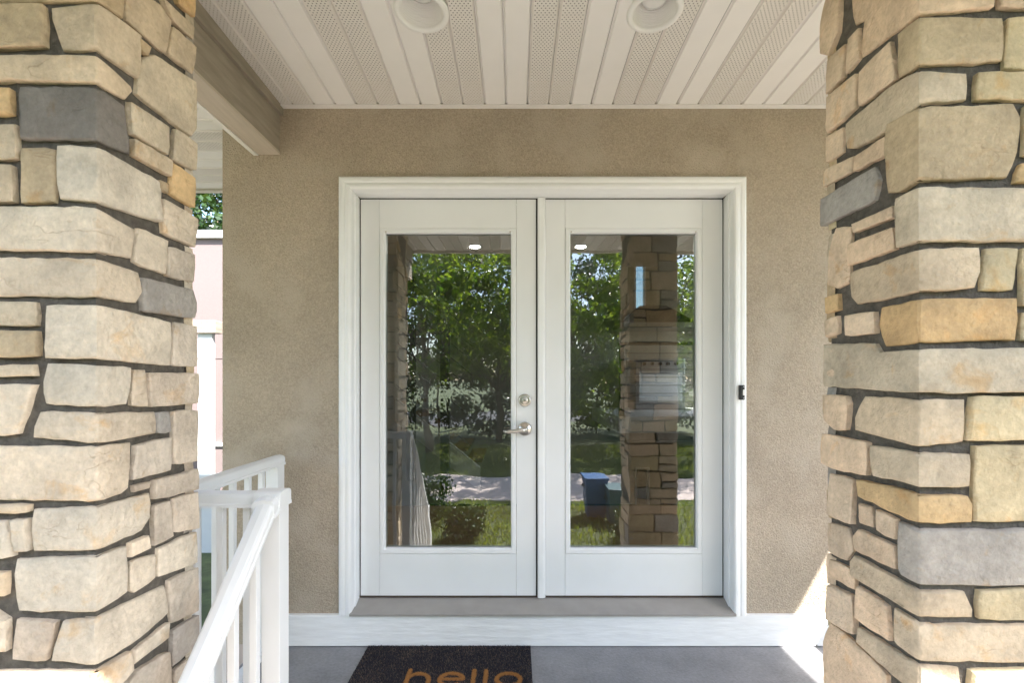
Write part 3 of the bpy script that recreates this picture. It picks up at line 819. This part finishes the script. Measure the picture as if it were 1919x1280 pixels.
def column(name, side, data, corner_px, far_px, label):
    s = -1 if side == 'L' else 1
    Xc = (corner_px - VX) / F * Z1                # inner face of the stones
    Y2 = Xc * F / (far_px - VX)                   # back edge of the inner face
    wid = 0.37
    zt = 2.69
    t = thing(name, (Xc + s * wid / 2, (Z1 + Y2) / 2, GZ), label, 'column', 'stone porch columns')
    e = 0.0125
    MB().box(*sorted((Xc + s * e, Xc + s * (wid - e))), Z1 + e, Y2 - e, GZ - 0.02, zt + 0.04).build('mortar_core', M['mortar'], t)
    def to3d(u, h, d):       # d > 0 outwards
        if abs(u) < 1e-6: return Vector((Xc - s * d, Z1 - d, h))
        if u > 0: return Vector((Xc - s * d, Z1 + u + (-d if False else 0), h))
        return Vector((Xc - s * u, Z1 - d, h))
    def to3d_c(u, h, d):     # round the arris a little
        k = max(0.0, 1 - abs(u) / 0.0075); dd = d - 0.0022 * k
        if u >= 0: p = Vector((Xc - s * dd, Z1 + max(u, 0), h)); p.y -= dd * k
        else: p = Vector((Xc - s * u, Z1 - dd, h)); p.x -= s * dd * k
        return p
    YO = {0: 0, 1: 420, 2: 850}; XO = 0 if side == 'L' else 1519
    seed = 11 if side == 'L' else 501
    def fpt(x, y, crop):
        X = (XO + x / CR - VX) / F * Z1
        return (-abs(X - Xc) if (X - Xc) * s > 0 else -0.0005, H - (YO[crop] + y / CR - VY) / F * Z1)
    def spt(x, y, crop):
        Y = Xc * F / (XO + x / CR - VX)
        Y = min(Y, Y2 + 0.012)
        return (max(Y - Z1, 0.0005), H - (YO[crop] + y / CR - VY) / F * Y)
    def put(poly, cname, fn, sd):
        me = stone_mesh(poly, fn, sd)
        o = link('stone', me, t)
        c = C[cname]; r = random.Random(sd * 7 + 1)
        k = r.uniform(0.90, 1.08); w = r.uniform(-.03, .03)
        o.color = (c[0] * k * (1 + w), c[1] * k, c[2] * k * (1 - w), 1)
        return o
    for crop, cn, corner, fl, sl in data:
        seed += 1
        if corner:
            ct = (0.0, H - (YO[crop] + corner[0] / CR - VY) / F * Z1); cb = (0.0, H - (YO[crop] + corner[1] / CR - VY) / F * Z1)
            poly = [ct] + [spt(x, y, crop) for x, y in sl] + [cb] + [fpt(x, y, crop) for x, y in reversed(fl)]
        elif fl: poly = [fpt(x, y, crop) for x, y in fl]
        else: poly = [spt(x, y, crop) for x, y in sl]
        put(poly, cn, to3d_c, seed)
    # the rest of the front face beyond the frame, the courses below and above it, the outer side and the back
    r = random.Random(seed)
    pal = ['p', 'c', 'c', 'b', 't', 'p', 'l'] if side == 'L' else ['k', 'c', 'y', 'k', 'c', 'l', 't']
    u_seen = -abs(((0 if side == 'L' else 1919) + (-60 if side == 'L' else (1300 / CR - 400) * CR) / CR - VX) / F * Z1 - Xc)
    parts = []
    parts.append((to3d_c, rand_fill(-wid + 0.002, u_seen - 0.003, GZ, zt, seed + 1)))
    hb_front = H - (850 + 1436 / CR - VY) / F * Z1
    parts.append((to3d_c, rand_fill(u_seen, -0.004, GZ, hb_front - 0.004, seed + 2)))
    parts.append((to3d_c, rand_fill(0.004, Y2 - Z1, GZ, 0.36, seed + 3)))
    parts.append((to3d_c, rand_fill(u_seen, -0.004, 2.165 if side == 'R' else 2.18, zt, seed + 4)))
    parts.append((to3d_c, rand_fill(0.004, Y2 - Z1, 2.43, zt, seed + 5)))
    back = lambda u, h, d: Vector((Xc + s * u, Y2 + d, h))
    outer = lambda u, h, d: Vector((Xc + s * (wid + d), Z1 + u, h))
    parts.append((back, rand_fill(0.004, wid, GZ, zt, seed + 6)))
    parts.append((outer, rand_fill(0.004, Y2 - Z1 - 0.004, GZ, zt, seed + 7)))
    for fn, polys in parts:
        for poly in polys:
            seed += 1
            put(poly, r.choice(pal), fn, seed)
    return t
column('stone_column', 'L', LEFT, 181, 369, 'left foreground stone column with a dark grey block near the top')
column('stone_column', 'R', RIGHT, 1722, 1544, 'right foreground stone column of warm cream and orange stones')

# ------------------------------------------------------------------ railings
RH = 0.937
def rail_section(w=0.062, h=0.048):   # (across, up) with the top's soft shoulders, origin at the top centre
    a = w / 2
    return [(-a, -h), (a, -h), (a, -h + 0.010), (a - 0.003, -h + 0.013), (a - 0.003, -0.017), (a - 0.006, -0.009), (a - 0.013, -0.004), (0, 0), (-a + 0.013, -0.004), (-a + 0.006, -0.009), (-a + 0.003, -0.017), (-a + 0.003, -h + 0.013), (-a, -h + 0.010)]
def rail_between(p0, p1, sec, name, parent):
    p0, p1 = Vector(p0), Vector(p1); d = p1 - p0
    side = Vector((d.y, -d.x, 0)).normalized()
    up = Vector((0, 0, 1))
    return MB().prism(sec, lambda a, b, t_: p0.lerp(p1, t_) + side * a + up * b, 0.0, 1.0).build(name, M['rail'], parent)
def square(x, y, z0, z1, w, name, parent, bevel=0.002, d=None):
    d = d or w
    return MB().box(x - w / 2, x + w / 2, y - d / 2, y + d / 2, z0, z1).build(name, M['rail'], parent, bevel=bevel)
XP, YP = -0.772, 1.46
XG = -1.135
lowsec = [(-0.018, -0.03), (0.018, -0.03), (0.018, 0.0), (-0.018, 0.0)]
# side guard from the wall to the corner behind the column
ra = thing('porch_railing', (XG, 1.8, 0), 'white side railing running from the stucco wall behind the left column', 'railing')
square(XG, 2.145, 0, RH - 0.04, 0.058, 'post', ra)
rail_between((XG, 2.182, RH), (XG, 1.46, RH), rail_section(), 'top_rail', ra)
rail_between((XG, 2.11, 0.085), (XG, 1.49, 0.085), lowsec, 'bottom_rail', ra)
for i in range(6): square(XG, 2.03 - i * 0.103, 0.08, RH - 0.045, 0.021, 'baluster', ra)
square(XG, 1.46, 0, RH - 0.04, 0.058, 'post', ra)
# short return to the newel post
rb = thing('porch_railing', (-0.95, YP, 0), 'short white level railing between the corner post and the stair newel', 'railing')
rail_between((XG + 0.034, YP, RH), (XP - 0.03, YP, RH), rail_section(), 'top_rail', rb)
rail_between((XG + 0.03, YP, 0.085), (XP - 0.03, YP, 0.085), lowsec, 'bottom_rail', rb)
for x in (-1.03, -0.945, -0.86): square(x, YP, 0.08, RH - 0.045, 0.021, 'baluster', rb)
# stair handrail with newel post
rc = thing('stair_railing', (XP, YP, 0), 'white stair handrail sloping down from its newel post in the left foreground', 'railing')
square(XP, YP, 0, RH - 0.03, 0.058, 'newel_post', rc)
capo = MB().prism(rail_section(0.078, 0.056), lambda a, b, t_: Vector((XP + t_, YP + a, RH + 0.006 + b)), -0.052, 0.034).build('rail_elbow', M['rail'], rc, bevel=0.002)
MB().prism(rail_section(0.076, 0.056), lambda a, b, t_: Vector((XP - 0.004 + a, YP + t_, RH + 0.004 + b + 0.55 * min(0, t_ + 0.03))), -0.066, 0.0).build('rail_collar', M['rail'], capo, bevel=0.002)
SL = 1.02
y_lo = 0.72
z_lo = RH - SL * (YP - 0.05 - y_lo)
rail_between((XP, YP - 0.05, RH - 0.008), (XP, y_lo, z_lo - 0.008), rail_section(), 'hand_rail', rc)
rail_between((XP, YP - 0.03, 0.09), (XP, y_lo, 0.09 - SL * (YP - 0.03 - y_lo)), lowsec, 'bottom_rail', rc)
for i in range(6):
    y = YP - 0.115 - i * 0.103
    zt_ = RH - SL * (YP - 0.05 - y) - 0.045
    square(XP, y, 0.075 - SL * (YP - 0.03 - y), zt_, 0.021, 'baluster', rc)
square(XP, y_lo, GZ, z_lo - 0.02, 0.058, 'lower_post', rc)

XG2 = 1.97
rd = thing('porch_railing', (XG2, 1.8, 0), 'white side railing on the right edge of the porch behind the right column', 'railing')
for y in (2.145, 1.40): square(XG2, y, 0, RH - 0.04, 0.058, 'post', rd)
rail_between((XG2, 2.182, RH), (XG2, 1.40, RH), rail_section(), 'top_rail', rd)
rail_between((XG2, 2.11, 0.085), (XG2, 1.43, 0.085), lowsec, 'bottom_rail', rd)
for i in range(6): square(XG2, 2.04 - i * 0.105, 0.08, RH - 0.045, 0.021, 'baluster', rd)

# ------------------------------------------------------------------ doormat
MX0, MX1, MY0, MY1, MT = -0.713, 0.070, 1.745, 2.199, 0.015
dm = thing('doormat', ((MX0 + MX1) / 2, 1.97, 0), 'black coir doormat reading hello in gold letters', 'doormat')
MB().box(MX0, MX1, MY0, MY1, 0.001, 0.008).build('backing', M['coir'], dm)
SWD = 0.0092
def seg(p, a, b):
    a, b, p = Vector(a), Vector(b), Vector(p); ab = b - a
    t = max(0, min(1, (p - a).dot(ab) / ab.length_squared)); return (p - a - ab * t).length
def ell(p, c, rx, ry):
    q = ((p[0] - c[0]) / rx, (p[1] - c[1]) / ry); r = math.hypot(*q)
    if r < 1e-6: return 1
    return abs(r - 1) * math.hypot(q[0] / r * rx, q[1] / r * ry)
YB, XH = 1.907, 0.080
def in_text(x, y):
    p = (x, y)
    if y < YB - 0.02 or y > 2.03 or x < -0.49 or x > 0.04: return False
    if seg(p, (-0.466, YB), (-0.466, 2.010)) < SWD: return True
    cy = YB + XH * 0.42
    if y > cy and x > -0.466 and ell(p, (-0.420, cy), 0.047, XH * 0.55) < SWD: return True
    if seg(p, (-0.373, YB), (-0.373, cy)) < SWD: return True
    ec = (-0.277, YB + XH / 2)
    ang = math.atan2(y - ec[1], x - ec[0])
    if ell(p, ec, 0.050, XH / 2) < SWD and not (-0.62 < ang < 0.0): return True
    if seg(p, (-0.325, ec[1] + 0.002), (-0.229, ec[1] + 0.002)) < SWD * 0.8: return True
    if seg(p, (-0.183, YB), (-0.183, 2.006)) < SWD: return True
    if seg(p, (-0.131, YB), (-0.131, 2.006)) < SWD: return True
    return ell(p, (-0.032, YB + XH / 2), 0.051, XH / 2) < SWD
nr = np.random.default_rng(5)
NF = 42000
fx = nr.uniform(MX0 + .001, MX1 - .001, NF); fy = nr.uniform(MY0 + .001, MY1 - .001, NF)
tx = nr.uniform(-0.49, 0.04, 60000); ty = nr.uniform(YB - .02, 2.03, 60000)
tk = np.array([in_text(a_, b_) for a_, b_ in zip(tx, ty)])
fx = np.r_[fx, tx[tk]]; fy = np.r_[fy, ty[tk]]; NF = len(fx)
an = nr.uniform(0, 2 * np.pi, NF); ln = nr.uniform(0.0, 0.006, NF); hh = nr.uniform(0.0115, 0.0165, NF)
wv = 0.0011
vs = np.empty((NF * 3, 3))
lx, ly = np.cos(an), np.sin(an); a2 = nr.uniform(0, 2 * np.pi, NF)
vs[0::3] = np.c_[fx - wv * np.cos(a2), fy - wv * np.sin(a2), np.full(NF, .007)]
vs[1::3] = np.c_[fx + wv * np.cos(a2), fy + wv * np.sin(a2), np.full(NF, .007)]
vs[2::3] = np.c_[fx + lx * ln, fy + ly * ln, hh]
me = bpy.data.meshes.new('coir_pile')
me.from_pydata(vs.tolist(), [], np.arange(NF * 3).reshape(-1, 3).tolist())
for k in ('coir', 'coirgold', 'coirbrown'): me.materials.append(M[k])
mi = [1 if in_text(fx[i] + .002 * math.sin(i), fy[i]) else (2 if nr.random() < 0.16 + 0.35 * max(0.0, noise.noise(Vector((fx[i] * 9, fy[i] * 9, 3)))) else 0) for i in range(NF)]
me.polygons.foreach_set('material_index', mi)
tag(link('coir_pile', me, dm), kind='stuff')

# ------------------------------------------------------------------ left background: post, pink wall, planting
YPO = 5.0
pp = P(384, 610, YPO)
po = thing('white_post', (pp.x, YPO, GZ), 'slim white post with a taupe cap beyond the side railing', 'post')
zc0, zc1 = P(0, 625, YPO).z, P(0, 601, YPO).z
MB().box(pp.x - 0.08, pp.x + 0.08, YPO, YPO + 0.05, GZ, zc0).build('shaft', M['rail'], po, bevel=0.004)
MB().box(pp.x - 0.14, pp.x + 0.14, YPO - 0.04, YPO + 0.09, zc0, zc1).build('cap', M['beamdark'], po, bevel=0.008)
YQ = 6.0
gw = thing('garden_wall', (-4.4, YQ, GZ), 'pale pink stucco wall with a white cap beyond the left column', 'wall')
zt_ = P(0, 447, YQ).z
MB().box(-9.0, -2.2, YQ, YQ + 0.25, GZ, P(0, 836, YQ).z).build('lower_course', M['pink'], gw)
MB().box(-9.0, -2.2, YQ + 0.004, YQ + 0.25, P(0, 830, YQ).z + 0.006, P(0, 673, YQ).z - 0.005).build('stucco_panel', M['pink'], gw)
MB().box(-9.0, -2.2, YQ + 0.004, YQ + 0.25, P(0, 673, YQ).z + 0.005, zt_).build('stucco_panel', M['pink'], gw)
MB().box(-9.0, -2.2, YQ - 0.03, YQ + 0.25, P(0, 836, YQ).z, P(0, 830, YQ).z).build('ledge', M['trim'], gw)
MB().box(-9.05, -2.15, YQ - 0.05, YQ + 0.30, zt_, P(0, 433, YQ).z).build('wall_cap', M['trim'], gw)

# ------------------------------------------------------------------ trees and shrubs
def leaf_cloud(centers, radii, per, size, seed):
    g = np.random.default_rng(seed)
    pts = []
    for c, r in zip(centers, radii):
        d = g.normal(size=(per, 3)); d /= np.linalg.norm(d, axis=1)[:, None]
        rr = r * g.uniform(0.25, 1.0, (per, 1)) ** 0.6
        pts.append(np.array(c) + d * rr * np.array([1, 1, .75]))
    p = np.concatenate(pts); n = len(p)
    a = g.normal(size=(n, 3)); a[:, 2] -= 0.5; a /= np.linalg.norm(a, axis=1)[:, None]
    b = np.cross(a, g.normal(size=(n, 3))); b /= np.linalg.norm(b, axis=1)[:, None]
    s = size * g.uniform(.6, 1.25, (n, 1))
    nn = np.cross(a, b) * s * 0.12
    v = np.empty((n, 4, 3))
    v[:, 0] = p; v[:, 1] = p + a * s * .5 + b * s * .30 + nn; v[:, 2] = p + a * s; v[:, 3] = p + a * s * .5 - b * s * .30 + nn
    return v.reshape(-1, 3), np.arange(n * 4).reshape(-1, 4)
def leaf_mesh(name, v, f, m):
    me = bpy.data.meshes.new(name)
    me.vertices.add(len(v)); me.vertices.foreach_set('co', v.ravel())
    me.loops.add(len(f) * 4); me.loops.foreach_set('vertex_index', f.ravel().astype(np.int32))
    me.polygons.add(len(f)); me.polygons.foreach_set('loop_start', np.arange(0, len(f) * 4, 4, dtype=np.int32))
    me.update(calc_edges=True); me.validate(); me.materials.append(m); return me
def tree(x, y, h, r, nclump, per, size, seed, label, name='leafy_tree', m='leaf', low=0.22, group='trees across the front garden'):
    g = random.Random(seed)
    t = thing(name, (x, y, GZ), label, 'tree', group)
    cz = GZ + h * (low + 1) / 2; rz = h * (1 - low) / 2
    cs, rs = [], []
    while len(cs) < nclump:
        d = Vector((g.gauss(0, 1), g.gauss(0, 1), g.gauss(0, 1))).normalized() * g.uniform(.35, 1) ** .5
        q = Vector((x + d.x * r, y + d.y * r, cz + d.z * rz)) + Vector((g.uniform(-.2, .2), g.uniform(-.2, .2), g.uniform(-.2, .2)))
        cs.append(q); rs.append(g.uniform(.28, .62) * r / 2.2)
    tr = MB(); top = GZ + h * 0.62
    bend = Vector((g.uniform(-.25, .25), g.uniform(-.25, .25), 0))
    path = [Vector((x, y, GZ - 0.05)) + bend * (k / 5) ** 2 + Vector((0, 0, (top - GZ) * k / 5)) for k in range(6)]
    rad = [0.03 * h * (1 - 0.14 * k) / 2 + 0.01 for k in range(6)]
    tr.tube(path, rad, 9)
    tr.build('trunk', M['bark'], t, smooth=True)
    lm = MB()
    for q in cs[::3]:
        s0 = path[g.randint(2, 5)]; mid = s0.lerp(q, .5) + Vector((0, 0, -.1 * r + g.uniform(-.1, .1)))
        lm.tube([s0, mid, q], [rad[4] * .5, rad[4] * .32, .008], 6)
    lm.build('limbs', M['bark'], t, smooth=True)
    v, f = leaf_cloud([tuple(c) for c in cs], rs, per, size, seed)
    link('crown', leaf_mesh('crown', v, f, M[m]), t)
    return t
tree(-2.3, -7.2, 6.4, 2.2, 90, 130, .125, 1, 'nearest broad green tree reflected in the left door glass', low=.30)
tree(-0.5, -9.6, 6.6, 2.3, 90, 130, .13, 20, 'green tree reflected at the centre of the left door glass', low=.26)
tree(1.15, -6.6, 6.0, 1.7, 110, 170, .105, 2, 'dense green tree reflected at the inner edge of the right door glass', low=.10)
tree(3.4, -7.2, 6.4, 2.0, 90, 140, .12, 3, 'green tree reflected behind the right stone column', low=.08)
tree(-6.2, -9.5, 7.0, 2.7, 70, 190, .11, 4, 'tall green tree farthest left across the drive', low=.15)
tree(7.0, -9.5, 7.0, 2.8, 70, 190, .11, 5, 'tall green tree farthest right across the drive', low=.1)
tree(-0.6, -14.0, 8.0, 3.2, 90, 190, .13, 6, 'tall dark tree behind the two middle garden trees', m='leafdark', low=.08)
tree(-5.0, -14.5, 8.0, 3.2, 80, 180, .14, 7, 'dark tree at the street behind the left garden tree', m='leafdark', low=.06)
tree(4.2, -13.5, 8.0, 3.4, 80, 180, .14, 8, 'dark tree at the street behind the right garden tree', m='leafdark', low=.06)
tree(-5.6, 8.6, 6.4, 1.9, 120, 320, .12, 9, 'dark green tree rising behind the pale pink wall', m='leafdark', group='trees behind the garden wall', low=.15)
tree(-3.6, 10.5, 6.8, 2.2, 70, 200, .13, 19, 'dark green tree nearest the house behind the pink wall', m='leafdark', group='trees behind the garden wall', low=.15)
def shrub(x, y, h, r, seed, label, m='leafdark', size=.05):
    g = random.Random(seed)
    t = thing('clipped_shrub', (x, y, GZ), label, 'shrub', 'shrubs beside the path')
    cs = [(x + g.uniform(-.6, .6) * r, y + g.uniform(-.6, .6) * r, GZ + h * g.uniform(.2, .75)) for _ in range(26)]
    v, f = leaf_cloud(cs, [r * .45] * 26, 130, size, seed)
    link('foliage', leaf_mesh('foliage', v, f, M[m]), t)
    for k in range(4): MB().tube([(x, y, GZ - .02), cs[k]], [.015, .006], 6).build('stem', M['bark'], t, smooth=True)
def hedge(x0, x1, y, h, d, n, per, size, seed, label):
    g = random.Random(seed)
    t = thing('hedge', ((x0 + x1) / 2, y, GZ), label, 'hedge')
    cs = [(g.uniform(x0, x1), y + g.uniform(-d, d), GZ + h * g.uniform(.05, .95)) for _ in range(n)]
    v, f = leaf_cloud(cs, [g.uniform(.3, .55) for _ in range(n)], per, size, seed)
    link('foliage', leaf_mesh('foliage', v, f, M['leafdark']), t)
    for k in range(12): MB().tube([(x0 + (x1 - x0) * (k + .5) / 12, y, GZ - .05), (x0 + (x1 - x0) * (k + .5) / 12 + .1, y, GZ + h * .8)], [.03, .01], 6).build('stem', M['bark'], t)
hedge(-11, 11, -11.5, 4.6, .6, 420, 110, .14, 41, 'tall dark hedge running along the street behind the trees')
shrub(-1.25, -1.3, .75, .42, 31, 'rounded dark shrub left of the front path')
shrub(-0.62, -0.75, .46, .27, 34, 'small round dark shrub nearest the steps')
shrub(0.35, -0.8, .34, .22, 35, 'lowest dark shrub in the lawn opposite the door handle')
shrub(1.45, -0.55, .55, .32, 32, 'small dark shrub right of the front path')
shrub(-2.4, -1.5, .8, .45, 33, 'wide dark shrub farthest left of the path')
# lawn blades, denser near the house where the doors mirror them
g = np.random.default_rng(12)
NG = 60000
gx = g.uniform(-5, 5, NG); gy = -0.2 - g.uniform(0, 1, NG) ** 1.2 * 8.5
keep = ~(gy > -0.40) & ~((gy < -2.48) & (gy > -4.32))
gx, gy = gx[keep], gy[keep]; n = len(gx)
aa = g.uniform(0, 6.28, n); hgt = g.uniform(.04, .085, n)
v = np.empty((n * 3, 3)); w_ = .007
v[0::3] = np.c_[gx - w_ * np.cos(aa), gy - w_ * np.sin(aa), np.full(n, GZ)]
v[1::3] = np.c_[gx + w_ * np.cos(aa), gy + w_ * np.sin(aa), np.full(n, GZ)]
v[2::3] = np.c_[gx + .03 * g.normal(size=n), gy + .03 * g.normal(size=n), GZ + hgt]
me = bpy.data.meshes.new('grass'); me.from_pydata(v.tolist(), [], np.arange(n * 3).reshape(-1, 3).tolist())
me.materials.append(leaf_material('grass_blade', (0.07, 0.115, 0.022), (0.15, 0.185, 0.05), .3))
tag(link('grass', me), 'short green lawn grass either side of the path', 'grass', kind='stuff')

# two small bins by the drive
def tub(x, y, w, d, h, m, label):
    bn = thing('recycling_bin', (x, y, GZ), label, 'bin')
    vs = [(x + sx * a, y + sy * b, z) for z, a, b in ((GZ + .02, w * .40, d * .40), (GZ + h, w * .5, d * .5)) for sy in (-1, 1) for sx in (-1, 1)]
    MB().add(vs, [(0, 2, 3, 1), (4, 5, 7, 6), (0, 1, 5, 4), (2, 6, 7, 3), (0, 4, 6, 2), (1, 3, 7, 5)]).build('bin_body', M[m], bn, bevel=.015)
    MB().box(x - w * .53, x + w * .53, y - d * .53, y + d * .53, GZ + h + .001, GZ + h + .035).build('lid', M[m], bn, bevel=.01)
    for s_ in (-1, 1): MB().tube([(x + s_ * w * .5, y - .06, GZ + h * .8), (x + s_ * (w * .5 + .03), y, GZ + h * .78), (x + s_ * w * .5, y + .06, GZ + h * .8)], [.01] * 3, 6).build('handle', M['black'], bn)
M['tealbin'] = mat('grey_teal_bin_plastic', (0.06, 0.12, 0.14), 0.5)
tub(1.10, -1.75, .34, .40, .50, 'bluebin', 'small blue lidded bin standing by the driveway')
tub(1.36, -1.45, .30, .34, .42, 'tealbin', 'smaller grey teal bin in front of the blue one')

# ------------------------------------------------------------------ inside the house (split level hall seen through the glass)
YI = 2.45
struct('floor', MB().box(-1.40, 3.6, YI, 4.1, 0.10, 0.165), M['wood'])
struct('wall_left', MB().box(-1.415, -1.395, YI - 0.002, 9.2, -1.6, 3.8), M['dry'])
struct('ceiling', MB().box(-1.39, 3.6, YI, 5.0, 2.55, 2.62), M['dry'])
struct('upper_ceiling', MB().box(-1.39, 3.6, 5.002, 9.0, 3.62, 3.70), M['dry'])
struct('ceiling_drop', MB().box(-1.39, 3.6, 4.95, 5.0, 2.622, 3.62), M['dry'])
m = MB()
m.box(3.6, 3.75, YI, 5.2, -1.6, 3.8); m.box(3.6, 3.75, 7.2, 9.2, -1.6, 3.8); m.box(3.6, 3.75, 5.2, 7.2, -1.6, 1.3); m.box(3.6, 3.75, 5.2, 7.2, 2.35, 3.8)  # unseen opening added in this wall to let daylight into the hall
struct('wall_right', m, M['dry'])
YB_ = 8.0
wx0, wx1, wz0, wz1 = 2.08, 2.28, P(0, 592, YB_).z, P(0, 482, YB_).z
m = MB()
m.box(-1.39, wx0, YB_, YB_ + .15, -1.5, 3.62); m.box(wx1, 3.6, YB_, YB_ + .15, -1.5, 3.62)
m.box(wx0, wx1, YB_, YB_ + .15, -1.5, wz0); m.box(wx0, wx1, YB_, YB_ + .15, wz1, 3.62)
struct('wall_back', m, M['dry'])
struct('upper_floor', MB().box(1.33, 3.6, 5.9, YB_, P(0, 812, 5.9).z, P(0, 781, 5.9).z), M['trim'])
struct('lower_floor', MB().box(-1.39, 3.6, 4.1, 9.0, -1.6, -1.5), M['wood'])
lw = MB(); LY = 7.0
lx0, lx1, lz0, lz1 = P(1190, 0, LY).x, P(1217, 0, LY).x, P(0, 1010, LY).z, P(0, 876, LY).z
lw.box(-1.39, lx0, LY, LY + .12, -1.5, .36); lw.box(lx1, 3.6, LY, LY + .12, -1.5, .36); lw.box(lx0, lx1, LY, LY + .12, -1.5, lz0); lw.box(lx0, lx1, LY, LY + .12, lz1, .36)
struct('lower_wall', lw, M['dry'])
for k, (a, b, c, d, yy, lab) in enumerate(((wx0, wx1, wz0, wz1, YB_, 'narrow upper window on the far kitchen wall'), (lx0, lx1, lz0, lz1, LY, 'narrow lower window beneath the upper floor'))):
    wt = thing('window', ((a + b) / 2, yy, c), lab, 'window')
    m = MB(); t_ = .025
    m.box(a, a + t_, yy - .02, yy + .1, c, d); m.box(b - t_, b, yy - .02, yy + .1, c, d); m.box(a + t_, b - t_, yy - .02, yy + .1, c, c + t_); m.box(a + t_, b - t_, yy - .02, yy + .1, d - t_, d)
    m.build('window_frame', M['trim'], wt)
    MB().box(a + t_, b - t_, yy + .04, yy + .046, c + t_, d - t_).build('pane', M['glass'], wt)
# lit downlights in the hall ceiling
for px_, lab in ((890, 'left lit ceiling downlight seen through the left door glass'), (1088, 'right lit ceiling downlight seen through the right door glass')):
    q = P(px_, 462, 4.26)
    t = thing('hall_downlight', (q.x, 4.26, 2.55), lab, 'light', 'lit hall downlights')
    MB().lathe([(0.001, -0.003), (0.045, -0.003), (0.046, 0.0)], (q.x, 4.26, 2.55), 'z', 24).build('lens', M['lampon'], t)
    MB().lathe([(0.046, -0.002), (0.06, -0.004), (0.062, 0.0)], (q.x, 4.26, 2.55), 'z', 24).build('trim_ring', M['lamp_white'], t)
# cable railing along the upper floor
UF = P(0, 781, 5.9).z
cr = thing('cable_railing', (1.6, 5.93, UF), 'dark railing with level steel cables along the upper floor inside', 'railing')
for x in (1.38, 2.4, 3.5): MB().box(x - .03, x + .03, 5.92, 5.98, UF, UF + .93).build('post', M['darkwood'], cr)
MB().box(1.34, 3.58, 5.91, 5.99, UF + .93, UF + .97).build('top_rail', M['darkwood'], cr)
for k in range(8): MB().tube([(1.38, 5.95, UF + .09 + k * .105), (3.5, 5.95, UF + .09 + k * .105)], [.004, .004], 6).build('cable', M['cable'], cr)
# stair with its sloping cables, rising to the left
sr = thing('stair_flight', (-.8, 5.0, .16), 'hall staircase with sloping cables rising behind the left door glass', 'staircase')
for px_, y0, y1 in ((834, 575, 1040), (770, 520, 900)):
    q = P(px_, 700, 4.9); MB().box(q.x - .045, q.x + .045, 4.86, 4.95, P(0, y1, 4.9).z, P(0, y0, 4.9).z).build('post', M['darkwood'], sr)
for k in range(10):
    a = P(742, 505 + k * 27, 4.9); b = P(885, 622 + k * 27, 4.9)
    MB().tube([a, b], [.004, .004], 6).build('cable', M['cable'], sr)
a, b = P(742, 790, 5.0), P(900, 920, 5.0)
MB().prism([(0, 0), (0, .24)], lambda s_, u_, t_: Vector((a.x + (b.x - a.x) * t_, 5.0, a.z + (b.z - a.z) * t_ + u_)), 0, 1)
m = MB(); m.add([(a.x, 4.97, a.z), (b.x, 4.97, b.z), (b.x, 4.97, b.z + .26), (a.x, 4.97, a.z + .26), (a.x, 5.02, a.z), (b.x, 5.02, b.z), (b.x, 5.02, b.z + .26), (a.x, 5.02, a.z + .26)],
                [(0, 1, 2, 3), (4, 7, 6, 5), (0, 4, 5, 1), (3, 2, 6, 7), (0, 3, 7, 4), (1, 5, 6, 2)]).build('stringer', M['trim'], sr)
for k in range(6):
    f_ = k / 6; q = a.lerp(b, f_)
    MB().box(q.x, q.x + .17, 5.02, 5.85, q.z + .18, q.z + .22).build('tread', M['wood'], sr)
# kitchen: hood, shelf, range, ornaments
kh = thing('range_hood', (2.3, 7.7, 2.2), 'grey tapered range hood on the far kitchen wall', 'hood')
za, zb_ = P(0, 607, 7.6).z, P(0, 571, 7.6).z
vs = [(1.75, 7.4, za), (2.95, 7.4, za), (2.95, 7.98, za), (1.75, 7.98, za), (2.10, 7.7, zb_), (2.55, 7.7, zb_), (2.55, 7.98, zb_), (2.10, 7.98, zb_)]
MB().add(vs, [(0, 3, 2, 1), (4, 5, 6, 7), (0, 1, 5, 4), (1, 2, 6, 5), (2, 3, 7, 6), (3, 0, 4, 7)]).build('canopy', M['darkwood'], kh)
MB().box(1.70, 3.0, 7.36, 7.985, za - .08, za - .002).build('hood_shelf', M['steel'], kh)
ko = thing('kitchen_range', (2.3, 7.7, UF), 'steel kitchen range with a row of knobs below the hood', 'range')
zr = P(0, 672, 7.5).z
MB().box(1.95, 2.75, 7.4, 7.98, UF, zr).build('range_body', M['steel'], ko, bevel=.01)
MB().box(2.0, 2.70, 7.385, 7.399, UF + .12, zr - .22).build('oven_door', M['trim'], ko)
for k in range(5): MB().tube([(2.08 + k * .13, 7.40, zr - .09), (2.08 + k * .13, 7.36, zr - .09)], [.03, .026], 14).build('knob', M['black'], ko)
MB().tube([(2.03, 7.36, zr - .24), (2.67, 7.36, zr - .24)], [.014, .014], 8).build('oven_handle', M['steel'], ko)
